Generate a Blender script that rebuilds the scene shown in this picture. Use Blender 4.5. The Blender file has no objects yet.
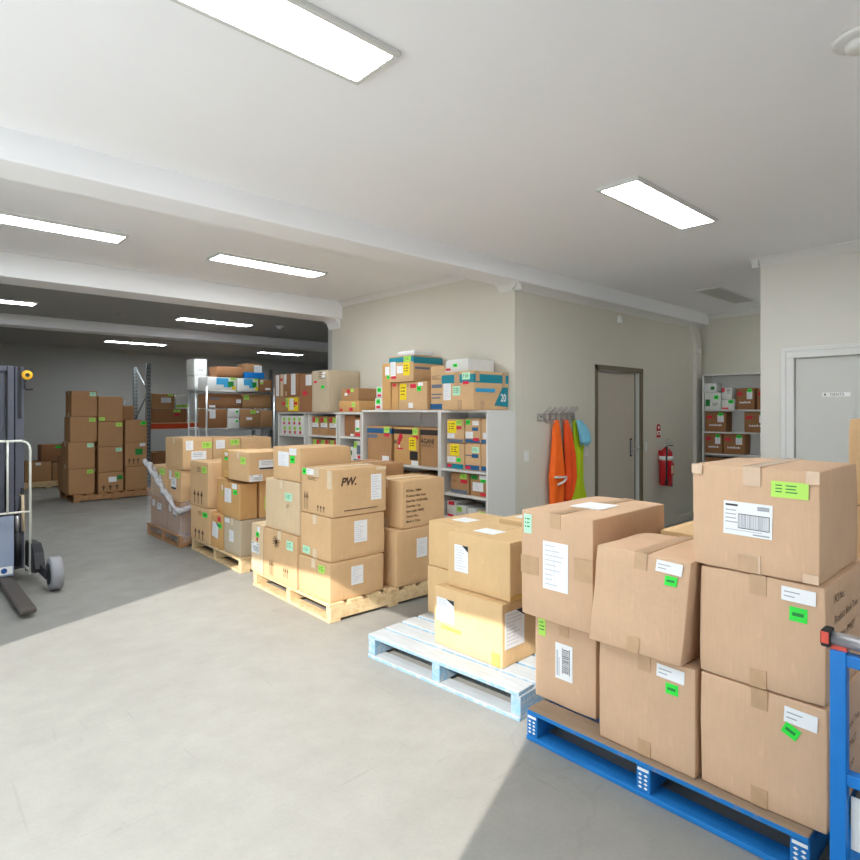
import bpy, bmesh, math, random
from mathutils import Vector, Matrix, noise

scene = bpy.context.scene
COL = scene.collection
random.seed(7)
R = math.radians

# ------------------------------------------------------------------ camera, sky, sun, exposure
cam_data = bpy.data.cameras.new('camera')
cam = bpy.data.objects.new('camera', cam_data)
COL.objects.link(cam)
cam.location = (0, 0, 1.58)
cam.rotation_euler = (R(90), 0, R(47.2 - 90))
cam_data.sensor_width = 36
cam_data.lens = 36 * 593 / 860
cam_data.shift_y = -20 / 860
cam_data.clip_start = 0.05
scene.camera = cam

world = bpy.data.worlds.new('world')
scene.world = world
world.use_nodes = True
bg = world.node_tree.nodes['Background']
bg.inputs[0].default_value = (0.78, 0.90, 1.0, 1)
bg.inputs[1].default_value = 3.0

sun_data = bpy.data.lights.new('sun', 'SUN')
sun_data.energy = 6.3
sun_data.angle = R(0.55)
sun_data.color = (1.0, 0.965, 0.91)
sun = bpy.data.objects.new('sun', sun_data)
COL.objects.link(sun)
el = R(34.0)
sd = Vector((0.9285 * math.cos(el), 0.3714 * math.cos(el), -math.sin(el)))
sun.rotation_euler = sd.to_track_quat('-Z', 'Y').to_euler()
sun.location = (-8, -4, 8)
LAMP = 36.0                      # strength of the ceiling light diffusers

vs = scene.view_settings
vs.view_transform = 'Standard'
vs.look = 'None'
vs.gamma = 1
vs.use_curve_mapping = False
vs.exposure = 0.0

# ------------------------------------------------------------------ materials
def srgb(r, g, b):
    def f(c):
        c /= 255
        return c / 12.92 if c <= 0.04045 else ((c + 0.055) / 1.055) ** 2.4
    return (f(r), f(g), f(b), 1)

def mat(name, col, rough=0.6, metal=0.0, vary=0.0, scale=8.0, bump=0.0, bscale=60.0, stretch=None, spec=0.5, coat=0.0, emit=0.0):
    m = bpy.data.materials.new(name)
    m.use_nodes = True
    nt = m.node_tree
    b = nt.nodes['Principled BSDF']
    b.inputs['Base Color'].default_value = col
    b.inputs['Roughness'].default_value = rough
    b.inputs['Metallic'].default_value = metal
    b.inputs['Specular IOR Level'].default_value = spec
    b.inputs['Coat Weight'].default_value = coat
    if emit:
        b.inputs['Emission Color'].default_value = col
        b.inputs['Emission Strength'].default_value = emit
    if vary or bump:
        tc = nt.nodes.new('ShaderNodeTexCoord')
        mp = nt.nodes.new('ShaderNodeMapping')
        nt.links.new(tc.outputs['Object'], mp.inputs[0])
        if stretch:
            mp.inputs['Scale'].default_value = stretch
    if vary:
        n = nt.nodes.new('ShaderNodeTexNoise')
        n.inputs['Scale'].default_value = scale
        n.inputs['Detail'].default_value = 6
        n.inputs['Roughness'].default_value = 0.65
        nt.links.new(mp.outputs[0], n.inputs['Vector'])
        rp = nt.nodes.new('ShaderNodeMapRange')
        rp.inputs[1].default_value = 0.3
        rp.inputs[2].default_value = 0.7
        rp.inputs[3].default_value = 1 - vary
        rp.inputs[4].default_value = 1 + vary
        nt.links.new(n.outputs[0], rp.inputs[0])
        oi = nt.nodes.new('ShaderNodeObjectInfo')
        mr = nt.nodes.new('ShaderNodeMapRange')
        mr.inputs[3].default_value = 1 - vary * 0.7
        mr.inputs[4].default_value = 1 + vary * 0.7
        nt.links.new(oi.outputs['Random'], mr.inputs[0])
        mu = nt.nodes.new('ShaderNodeMath')
        mu.operation = 'MULTIPLY'
        nt.links.new(rp.outputs[0], mu.inputs[0])
        nt.links.new(mr.outputs[0], mu.inputs[1])
        vm = nt.nodes.new('ShaderNodeVectorMath')
        vm.operation = 'SCALE'
        vm.inputs[0].default_value = col[:3]
        nt.links.new(mu.outputs[0], vm.inputs['Scale'])
        nt.links.new(vm.outputs[0], b.inputs['Base Color'])
    if bump:
        n2 = nt.nodes.new('ShaderNodeTexNoise')
        n2.inputs['Scale'].default_value = bscale
        n2.inputs['Detail'].default_value = 3
        nt.links.new(mp.outputs[0], n2.inputs['Vector'])
        bp = nt.nodes.new('ShaderNodeBump')
        bp.inputs['Strength'].default_value = bump
        bp.inputs['Distance'].default_value = 0.01
        nt.links.new(n2.outputs[0], bp.inputs['Height'])
        nt.links.new(bp.outputs[0], b.inputs['Normal'])
    return m

def floor_mat():
    m = bpy.data.materials.new('painted_concrete')
    m.use_nodes = True
    nt = m.node_tree
    N, L = nt.nodes, nt.links
    b = N['Principled BSDF']
    tc = N.new('ShaderNodeTexCoord')
    def nz(scale, detail, rough, stretch=None, dist=0.0):
        mp = N.new('ShaderNodeMapping')
        L.new(tc.outputs['Object'], mp.inputs[0])
        if stretch:
            mp.inputs['Scale'].default_value = stretch[:3]
            mp.inputs['Rotation'].default_value = (0, 0, stretch[3])
        n = N.new('ShaderNodeTexNoise')
        n.inputs['Scale'].default_value = scale
        n.inputs['Detail'].default_value = detail
        n.inputs['Roughness'].default_value = rough
        n.inputs['Distortion'].default_value = dist
        L.new(mp.outputs[0], n.inputs['Vector'])
        return n.outputs[0]
    def ramp(src, a, c, lo, hi):
        r = N.new('ShaderNodeMapRange')
        r.inputs[1].default_value = a; r.inputs[2].default_value = c
        r.inputs[3].default_value = lo; r.inputs[4].default_value = hi
        L.new(src, r.inputs[0])
        return r.outputs[0]
    def mul(a, c):
        x = N.new('ShaderNodeMath'); x.operation = 'MULTIPLY'
        L.new(a, x.inputs[0]); L.new(c, x.inputs[1])
        return x.outputs[0]
    big = ramp(nz(0.7, 5, 0.6), 0.3, 0.7, 0.94, 1.05)
    mid = ramp(nz(5, 6, 0.7), 0.3, 0.75, 0.90, 1.06)
    fine = ramp(nz(60, 3, 0.6), 0.3, 0.7, 0.97, 1.03)
    scr = ramp(nz(2.2, 2, 0.5, (1, 16, 1, 0.7), 0.4), 0.70, 0.74, 1.0, 0.92)
    scr2 = ramp(nz(2.0, 2, 0.5, (14, 1, 1, -0.35), 0.5), 0.70, 0.74, 1.0, 0.92)
    spots = ramp(nz(9, 2, 0.5), 0.74, 0.80, 1.0, 0.8)
    # fine cracks
    vo = N.new('ShaderNodeTexVoronoi')
    vo.feature = 'DISTANCE_TO_EDGE'
    vo.inputs['Scale'].default_value = 0.55
    mpv = N.new('ShaderNodeMapping')
    wn = N.new('ShaderNodeTexNoise'); wn.inputs['Scale'].default_value = 1.3; wn.inputs['Detail'].default_value = 5
    L.new(tc.outputs['Object'], wn.inputs['Vector'])
    mixv = N.new('ShaderNodeMix'); mixv.data_type = 'VECTOR'
    mixv.inputs[0].default_value = 0.35
    L.new(tc.outputs['Object'], mixv.inputs[4]); L.new(wn.outputs['Color'], mixv.inputs[5])
    L.new(mixv.outputs[1], vo.inputs['Vector'])
    crack = ramp(vo.outputs['Distance'], 0.0, 0.003, 0.94, 1.0)
    tot = mul(mul(mul(big, mid), mul(fine, scr)), mul(mul(scr2, spots), crack))
    vm = N.new('ShaderNodeVectorMath'); vm.operation = 'SCALE'
    vm.inputs[0].default_value = srgb(150, 148, 142)[:3]
    L.new(tot, vm.inputs['Scale'])
    L.new(vm.outputs[0], b.inputs['Base Color'])
    L.new(ramp(nz(3, 4, 0.6), 0.3, 0.7, 0.42, 0.62), b.inputs['Roughness'])
    b.inputs['Specular IOR Level'].default_value = 0.35
    return m

def worn_mat(name, paint, wood, wear, top_wear, scale=14.0):
    """painted timber, worn back to wood, more so on the faces that get walked on and loaded"""
    m = bpy.data.materials.new(name)
    m.use_nodes = True
    N, L = m.node_tree.nodes, m.node_tree.links
    b = N['Principled BSDF']
    tc = N.new('ShaderNodeTexCoord')
    n = N.new('ShaderNodeTexNoise')
    n.inputs['Scale'].default_value = scale; n.inputs['Detail'].default_value = 8; n.inputs['Roughness'].default_value = 0.7
    L.new(tc.outputs['Object'], n.inputs['Vector'])
    g = N.new('ShaderNodeTexNoise')
    g.inputs['Scale'].default_value = 6; g.inputs['Detail'].default_value = 5
    mp = N.new('ShaderNodeMapping'); mp.inputs['Scale'].default_value = (10, 1, 10)
    L.new(tc.outputs['Object'], mp.inputs[0]); L.new(mp.outputs[0], g.inputs['Vector'])
    tcn = N.new('ShaderNodeSeparateXYZ'); L.new(tc.outputs['Normal'], tcn.inputs[0])
    up = N.new('ShaderNodeMath'); up.operation = 'MULTIPLY_ADD'
    cl = N.new('ShaderNodeClamp'); L.new(tcn.outputs[2], cl.inputs[0])
    L.new(cl.outputs[0], up.inputs[0]); up.inputs[1].default_value = top_wear
    L.new(n.outputs[0], up.inputs[2])
    r = N.new('ShaderNodeMapRange')
    r.inputs[1].default_value = wear - 0.08; r.inputs[2].default_value = wear + 0.08
    L.new(up.outputs[0], r.inputs[0])
    gr = N.new('ShaderNodeMapRange'); gr.inputs[3].default_value = 0.75; gr.inputs[4].default_value = 1.2
    L.new(g.outputs[0], gr.inputs[0])
    mx = N.new('ShaderNodeMix'); mx.data_type = 'RGBA'
    mx.inputs[6].default_value = paint; mx.inputs[7].default_value = wood
    L.new(r.outputs[0], mx.inputs[0])
    vm = N.new('ShaderNodeVectorMath'); vm.operation = 'SCALE'
    L.new(mx.outputs[2], vm.inputs[0]); L.new(gr.outputs[0], vm.inputs['Scale'])
    L.new(vm.outputs[0], b.inputs['Base Color'])
    b.inputs['Roughness'].default_value = 0.75
    return m

M = {}
M['floor'] = floor_mat()
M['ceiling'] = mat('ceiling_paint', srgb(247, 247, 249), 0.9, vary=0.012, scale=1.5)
M['ceiling_grey'] = mat('ceiling_rear_grey', srgb(168, 168, 166), 0.9, vary=0.02, scale=1.5)  # darker grey than the front, used for the rear bays
M['wall_white'] = mat('wall_paint_white', srgb(240, 239, 236), 0.85)
M['wall'] = mat('wall_paint', srgb(212, 207, 193), 0.85, vary=0.02, scale=2)
M['wall_pale'] = mat('wall_paint_pale', srgb(220, 216, 207), 0.85, vary=0.02, scale=2)
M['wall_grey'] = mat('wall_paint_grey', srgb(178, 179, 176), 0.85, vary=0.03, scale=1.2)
M['trim'] = mat('trim_white', srgb(225, 224, 220), 0.6)
M['gents'] = mat('door_grey', srgb(204, 203, 197), 0.5)
M['door'] = mat('door_taupe', srgb(196, 187, 172), 0.5, vary=0.02, scale=1)
M['olive'] = mat('frame_olive', srgb(112, 101, 80), 0.5)
M['reveal'] = mat('reveal_pale', srgb(205, 205, 198), 0.5)
M['asphalt'] = mat('apron_concrete', srgb(226, 225, 222), 0.9, vary=0.05, scale=2)
M['lamp'] = mat('light_diffuser', (0.90, 0.96, 1.0, 1), 0.5, emit=LAMP)
M['lamp_fill'] = mat('fill_diffuser_dim', (0.90, 0.96, 1.0, 1), 0.5, emit=LAMP * .22)  # dim glow for the two added, unseen fill panels
M['lamp_off'] = mat('light_diffuser_off', srgb(190, 190, 186), 0.5)
M['frame_al'] = mat('light_frame', srgb(214, 214, 210), 0.4)
M['plastic_w'] = mat('white_plastic', srgb(228, 227, 222), 0.4)
def card(name, r, g, b, v=0.05):
    m = mat(name, srgb(r, g, b), 0.82, vary=v, scale=5, bump=0.12, bscale=35, spec=0.25)
    N, L = m.node_tree.nodes, m.node_tree.links
    p = N['Principled BSDF']
    src = p.inputs['Base Color'].links[0].from_socket
    tc = N.new('ShaderNodeTexCoord')
    def layer(sc, scale, lo, hi, a, c, src):          # scuffs and fibre streaks
        mp = N.new('ShaderNodeMapping'); mp.inputs['Scale'].default_value = sc
        L.new(tc.outputs['Object'], mp.inputs[0])
        n = N.new('ShaderNodeTexNoise'); n.inputs['Scale'].default_value = scale; n.inputs['Detail'].default_value = 4
        L.new(mp.outputs[0], n.inputs['Vector'])
        q = N.new('ShaderNodeMapRange')
        q.inputs[1].default_value = lo; q.inputs[2].default_value = hi; q.inputs[3].default_value = a; q.inputs[4].default_value = c
        L.new(n.outputs[0], q.inputs[0])
        vm = N.new('ShaderNodeVectorMath'); vm.operation = 'SCALE'
        L.new(src, vm.inputs[0]); L.new(q.outputs[0], vm.inputs['Scale'])
        return vm.outputs[0]
    src = layer((9, 9, .8), 14, .3, .7, .975, 1.025, src)
    src = layer((1, 1, .45), 16, .66, .72, 1.0, 1.07, src)
    src = layer((1, 1, 1), 26, .70, .76, 1.0, .88, src)
    L.new(src, p.inputs['Base Color'])
    return m
M['c_pink'] = card('cardboard_pinkish', 210, 174, 142)
M['c_tan'] = card('cardboard_tan', 214, 176, 132)
M['c_gold'] = card('cardboard_golden', 216, 181, 134)
M['c_orange'] = card('cardboard_orange', 208, 162, 106)
M['c_brown'] = card('cardboard_brown', 178, 136, 96)
M['c_red'] = card('cardboard_red_brown', 156, 111, 76)
M['c_pale'] = card('cardboard_pale', 218, 192, 156)
M['c_grey'] = card('cardboard_greyish', 196, 180, 154)
M['c_white'] = card('cardboard_white', 226, 226, 222, 0.02)
M['seam'] = mat('carton_seam', srgb(120, 90, 60), 0.9)
M['tape'] = mat('tape_brown', srgb(194, 158, 122), 0.3, vary=0.06, scale=20, spec=0.5)
M['tape_y'] = mat('tape_amber', srgb(214, 168, 92), 0.3, vary=0.05, scale=20)
M['tape_c'] = mat('tape_matching', srgb(212, 181, 152), 0.25, vary=0.05, scale=20)
M['tape_w'] = mat('tape_clear', srgb(222, 200, 168), 0.28, vary=0.05, scale=20)
M['paper'] = mat('label_paper', srgb(240, 240, 240), 0.55)
M['ink'] = mat('label_ink', srgb(40, 40, 44), 0.6)
M['ink_pale'] = mat('label_ink_pale', srgb(202, 204, 210), 0.6)
M['ink_grey'] = mat('label_ink_grey', srgb(166, 168, 174), 0.6)
M['stamp'] = mat('carton_stamp', srgb(84, 60, 40), 0.8)
M['green'] = mat('sticker_green', srgb(44, 226, 66), 0.5)
M['lime'] = mat('sticker_lime', srgb(182, 230, 96), 0.5)
M['mint'] = mat('sticker_mint', srgb(188, 238, 206), 0.5)
M['yellow'] = mat('sticker_yellow', srgb(246, 218, 22), 0.5)
M['red'] = mat('sticker_red', srgb(222, 30, 62), 0.5)
M['dkgreen'] = mat('sticker_dark_green', srgb(20, 130, 50), 0.5)
M['blue_print'] = mat('print_blue', srgb(30, 92, 138), 0.6)
M['teal_print'] = mat('print_teal', srgb(16, 134, 152), 0.6)
M['black_print'] = mat('print_black', srgb(44, 36, 34), 0.6)
M['grey_print'] = mat('print_grey', srgb(104, 116, 134), 0.6)
M['sky_print'] = mat('print_sky', srgb(60, 160, 206), 0.6)
M['pal_blue'] = worn_mat('pallet_blue', srgb(18, 118, 190), srgb(142, 122, 102), 0.80, 0.06)
M['pal_deck'] = worn_mat('pallet_blue_deck', srgb(18, 118, 190), srgb(150, 128, 106), 0.62, 0.55)
M['pal_faded'] = worn_mat('pallet_faded', srgb(116, 154, 180), srgb(160, 166, 169), 0.52, 0.10, 30)
M['pal_faded_deck'] = worn_mat('pallet_faded_deck', srgb(126, 158, 180), srgb(172, 176, 178), 0.56, 0.30, 22)
M['pal_wood'] = worn_mat('pallet_timber', srgb(224, 197, 152), srgb(206, 172, 126), 0.55, 0.0)
M['pal_dark'] = worn_mat('pallet_timber_red', srgb(180, 134, 92), srgb(152, 108, 72), 0.55, 0.0)
M['white_board'] = mat('white_melamine', srgb(224, 223, 219), 0.45)
M['chrome'] = mat('chrome_wire', srgb(214, 216, 216), 0.28, metal=0.8)
M['galv'] = mat('galvanised_steel', srgb(138, 144, 146), 0.45, metal=0.5, vary=0.08, scale=20)
M['orange_steel'] = mat('orange_beam', srgb(214, 74, 24), 0.45)
M['dark'] = mat('dark_void', srgb(26, 24, 22), 0.8)
M['blue_steel'] = mat('blue_steel', srgb(10, 116, 196), 0.38, vary=0.05, scale=10)
M['steel'] = mat('grey_steel', srgb(182, 180, 182), 0.3, metal=0.6)
M['red_plastic'] = mat('red_cap', srgb(224, 84, 66), 0.5, vary=0.1, scale=30)
M['rubber'] = mat('black_rubber', srgb(36, 36, 38), 0.7)
M['stk_dark'] = mat('stacker_charcoal', srgb(84, 86, 98), 0.45)
M['stk_mid'] = mat('stacker_grey', srgb(132, 136, 146), 0.45)
M['stk_pale'] = mat('stacker_blue_grey', srgb(150, 162, 184), 0.45)
M['stk_black'] = mat('stacker_black', srgb(34, 34, 38), 0.5)
M['stk_blue'] = mat('stacker_blue_badge', srgb(40, 84, 150), 0.4)
M['tyre_grey'] = mat('grey_tread', srgb(150, 150, 154), 0.7, vary=0.05, scale=20)
M['fork'] = mat('fork_steel', srgb(92, 84, 78), 0.5, metal=0.3, vary=0.12, scale=14)
M['white_tube'] = mat('white_tube', srgb(226, 226, 216), 0.35)
M['yellow_hook'] = mat('yellow_pulley', srgb(240, 180, 34), 0.45)
M['hv_orange'] = mat('vest_orange', srgb(250, 104, 14), 0.75, vary=0.05, scale=6, bump=0.2, bscale=25)
M['hv_red'] = mat('vest_orange_red', srgb(246, 84, 18), 0.75, vary=0.05, scale=6, bump=0.2, bscale=25)
M['hv_yellow'] = mat('vest_yellow', srgb(196, 222, 24), 0.75, vary=0.05, scale=6, bump=0.2, bscale=25)
M['cap_blue'] = mat('cap_blue', srgb(120, 190, 214), 0.8, vary=0.05, scale=14)
M['reflective'] = mat('reflective_tape', srgb(226, 220, 212), 0.3)
M['ext_red'] = mat('extinguisher_red', srgb(196, 20, 34), 0.25, coat=0.4)
M['sign_white'] = mat('sign_white', srgb(240, 240, 236), 0.4)
M['blue_tray'] = mat('blue_plastic', srgb(20, 120, 200), 0.4)

def film_mat(nm='stretch_film', lo=.10, hi=.46):
    m = bpy.data.materials.new(nm)
    m.use_nodes = True
    N, L = m.node_tree.nodes, m.node_tree.links
    b = N['Principled BSDF']
    b.inputs['Base Color'].default_value = srgb(226, 224, 228)
    b.inputs['Roughness'].default_value = 0.22
    tr = N.new('ShaderNodeBsdfTransparent')
    mx = N.new('ShaderNodeMixShader')
    n = N.new('ShaderNodeTexNoise')
    n.inputs['Scale'].default_value = 16; n.inputs['Detail'].default_value = 6; n.inputs['Distortion'].default_value = 1.2
    tc = N.new('ShaderNodeTexCoord')
    mp = N.new('ShaderNodeMapping'); mp.inputs['Scale'].default_value = (1, 1, 3)
    L.new(tc.outputs['Object'], mp.inputs[0]); L.new(mp.outputs[0], n.inputs['Vector'])
    r = N.new('ShaderNodeMapRange')
    r.inputs[1].default_value = 0.3; r.inputs[2].default_value = 0.75
    r.inputs[3].default_value = lo; r.inputs[4].default_value = hi
    L.new(n.outputs[0], r.inputs[0]); L.new(r.outputs[0], mx.inputs[0])
    L.new(tr.outputs[0], mx.inputs[1]); L.new(b.outputs[0], mx.inputs[2])
    bp = N.new('ShaderNodeBump'); bp.inputs['Strength'].default_value = 0.5; bp.inputs['Distance'].default_value = 0.02
    L.new(n.outputs[0], bp.inputs['Height']); L.new(bp.outputs[0], b.inputs['Normal'])
    L.new(mx.outputs[0], N['Material Output'].inputs[0])
    return m
M['film'] = film_mat()
M['film_thick'] = film_mat('stretch_film_rolled', .42, .85)

# ------------------------------------------------------------------ mesh helpers
class MB:
    def __init__(s):
        s.bm = bmesh.new(); s.mats = []
    def mi(s, m):
        if m not in s.mats: s.mats.append(m)
        return s.mats.index(m)
    def face(s, pts, m):
        vs_ = [s.bm.verts.new(p) for p in pts]
        f = s.bm.faces.new(vs_); f.material_index = s.mi(m)
        return f
    def box(s, x0, y0, z0, x1, y1, z1, m, bevel=0.0, seg=1):
        g = bmesh.ops.create_cube(s.bm, size=1.0)
        vv = g['verts']
        for v in vv:
            v.co = Vector(((x0 + x1) / 2 + v.co.x * (x1 - x0), (y0 + y1) / 2 + v.co.y * (y1 - y0), (z0 + z1) / 2 + v.co.z * (z1 - z0)))
        fs = {f for v in vv for f in v.link_faces}
        k = s.mi(m)
        for f in fs: f.material_index = k
        if bevel:
            es = list({e for v in vv for e in v.link_edges})
            r = bmesh.ops.bevel(s.bm, geom=es, offset=bevel, segments=seg, affect='EDGES', profile=0.5)
            for f in r['faces']: f.material_index = k
        return vv
    def tube(s, pts, r, m, n=10, cap=True):
        pts = [Vector(p) for p in pts]
        rings = []
        k = s.mi(m)
        up = None
        for i, p in enumerate(pts):
            a = pts[max(i - 1, 0)]; c = pts[min(i + 1, len(pts) - 1)]
            t = (c - a).normalized()
            if up is None:
                up = Vector((0, 0, 1)) if abs(t.z) < 0.9 else Vector((1, 0, 0))
            u = (up - t * up.dot(t)).normalized(); up = u
            w = t.cross(u)
            rr = r[i] if isinstance(r, (list, tuple)) else r
            rings.append([s.bm.verts.new(p + (u * math.cos(2 * math.pi * j / n) + w * math.sin(2 * math.pi * j / n)) * rr) for j in range(n)])
        for a, c in zip(rings, rings[1:]):
            for j in range(n):
                f = s.bm.faces.new((a[j], a[(j + 1) % n], c[(j + 1) % n], c[j])); f.material_index = k; f.smooth = True
        if cap:
            f = s.bm.faces.new(rings[0][::-1]); f.material_index = k
            f = s.bm.faces.new(rings[-1]); f.material_index = k
    def lathe(s, c, prof, m, axis='z', n=24):
        """prof: list of (radius, height) along the axis"""
        k = s.mi(m); c = Vector(c); rings = []
        for (r, h) in prof:
            ring = []
            for j in range(n):
                a = 2 * math.pi * j / n
                u, w = r * math.cos(a), r * math.sin(a)
                d = {'z': (u, w, h), 'x': (h, u, w), 'y': (w, h, u)}[axis]
                ring.append(s.bm.verts.new(c + Vector(d)))
            rings.append(ring)
        for a, b_ in zip(rings, rings[1:]):
            for j in range(n):
                f = s.bm.faces.new((a[j], a[(j + 1) % n], b_[(j + 1) % n], b_[j])); f.material_index = k; f.smooth = True
        f = s.bm.faces.new(rings[0][::-1]); f.material_index = k
        f = s.bm.faces.new(rings[-1]); f.material_index = k
    def prism(s, poly, y0, y1, m, plane='xz'):
        k = s.mi(m)
        def P(a, b_, t):
            return {'xz': (a, t, b_), 'yz': (t, a, b_), 'xy': (a, b_, t)}[plane]
        A = [s.bm.verts.new(P(a, b_, y0)) for a, b_ in poly]
        B = [s.bm.verts.new(P(a, b_, y1)) for a, b_ in poly]
        n = len(poly)
        fs = [s.bm.faces.new(A), s.bm.faces.new(B[::-1])]
        for i in range(n):
            fs.append(s.bm.faces.new((A[i], B[i], B[(i + 1) % n], A[(i + 1) % n])))
        for f in fs: f.material_index = k
    def build(s, name, parent=None, label=None, smooth=False):
        bmesh.ops.recalc_face_normals(s.bm, faces=s.bm.faces)
        me = bpy.data.meshes.new(name)
        s.bm.to_mesh(me); s.bm.free()
        for m in s.mats: me.materials.append(m)
        if smooth:
            for p in me.polygons: p.use_smooth = True
        o = bpy.data.objects.new(name, me)
        COL.objects.link(o)
        if parent: o.parent = parent
        if label: o['label'] = label
        return o

def tag(o, label=None, cat=None, group=None, kind=None):
    if label: o['label'] = label
    if cat: o['category'] = cat
    if group: o['group'] = group
    if kind: o['kind'] = kind
    return o

def thing(name, loc, label, cat, group=None, rz=0.0):
    o = bpy.data.objects.new(name, None)
    o.empty_display_size = 0.1
    COL.objects.link(o)
    o.location = loc; o.rotation_euler = (0, 0, rz)
    return tag(o, label, cat, group)

def struct(mb, name):
    o = mb.build(name); o['kind'] = 'structure'
    return o

def text_mesh(body, size, m, parent, loc, rot, name='printed_text', bold=0.0, shear=0.0, spacing=1.0, sx=1.0):
    cu = bpy.data.curves.new('txt', 'FONT')
    cu.body = body; cu.size = size; cu.offset = bold; cu.shear = shear; cu.space_line = spacing
    tmp = bpy.data.objects.new('txt', cu)
    COL.objects.link(tmp)
    me = bpy.data.meshes.new_from_object(tmp)
    bpy.data.objects.remove(tmp); bpy.data.curves.remove(cu)
    me.name = name
    me.materials.clear(); me.materials.append(m)
    o = bpy.data.objects.new(name, me)
    COL.objects.link(o)
    o.parent = parent; o.location = loc; o.rotation_euler = rot; o.scale = (sx, 1, 1)
    return o

# ------------------------------------------------------------------ cartons
FRONT, RIGHT, TOP = 'F', 'R', 'T'      # F looks to -X (towards the roller door), R looks to -Y
def frame_of(face, sx, sy, sz):
    """origin (lower left as seen), u axis, v axis, normal, width, height"""
    if face == 'F': return Vector((0, sy, 0)), Vector((0, -1, 0)), Vector((0, 0, 1)), Vector((-1, 0, 0)), sy, sz
    if face == 'R': return Vector((0, 0, 0)), Vector((1, 0, 0)), Vector((0, 0, 1)), Vector((0, -1, 0)), sx, sz
    return Vector((0, sy, sz)), Vector((0, -1, 0)), Vector((1, 0, 0)), Vector((0, 0, 1)), sy, sx

STK = {  # kind -> (part name, plate material, print style, part label)
    'ship': ('shipping_label', 'paper', 'barcode', 'white shipping label with a barcode'),
    'shipv': ('shipping_label', 'paper', 'barcode_v', 'white shipping label with an upright barcode'),
    'form': ('paper_form', 'paper', 'lines', 'white paper form with fine print'),
    'formc': ('paper_form', 'paper', 'corner', 'white paper form with a dark corner'),
    'blank': ('white_label', 'paper', 'none', 'blank white label'),
    'slip': ('white_label', 'paper', 'slip', 'narrow white label'),
    'half': ('shipping_label', 'paper', 'foot', 'white label with a black foot'),
    'green': ('sticker', 'green', 'bar', 'bright green sticker'),
    'lime': ('sticker', 'lime', 'text', 'lime green sticker'),
    'mint': ('sticker', 'mint', 'text', 'mint green sticker'),
    'yellow': ('sticker', 'yellow', 'text', 'yellow sticker'),
    'red': ('sticker', 'red', 'none', 'red sticker'),
    'dkgreen': ('sticker', 'dkgreen', 'none', 'dark green sticker'),
    'blue': ('printed_band', 'blue_print', 'none', 'blue printed band'),
    'teal': ('printed_band', 'teal_print', 'none', 'teal printed band'),
    'black': ('printed_band', 'black_print', 'none', 'black printed band'),
    'greyb': ('printed_band', 'grey_print', 'none', 'grey printed band'),
    'sky': ('printed_band', 'sky_print', 'none', 'light blue print'),
    'stamp': ('printed_mark', None, 'marks', 'dark printed handling marks'),
    'arrow': ('printed_arrow', None, 'arrow', 'dark printed handling arrow'),
    'lines': ('printed_mark', None, 'stamplines', 'small dark printed lines'),
    'star': ('printed_mark', None, 'star', 'dark printed star mark'),
    'whitep': ('printed_mark', None, 'wlines', 'white printed lettering'),
    'tape': ('packing_tape', 'tape', 'none', 'brown packing tape'),
    'tapey': ('packing_tape', 'tape_y', 'none', 'amber packing tape'),
    'tapew': ('packing_tape', 'tape_w', 'none', 'clear packing tape'),
    'tapec': ('packing_tape', 'tape_c', 'none', 'clear packing tape'),
    'hole': ('hand_hole', 'dark', 'none', 'dark hand hole'),
}
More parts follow.
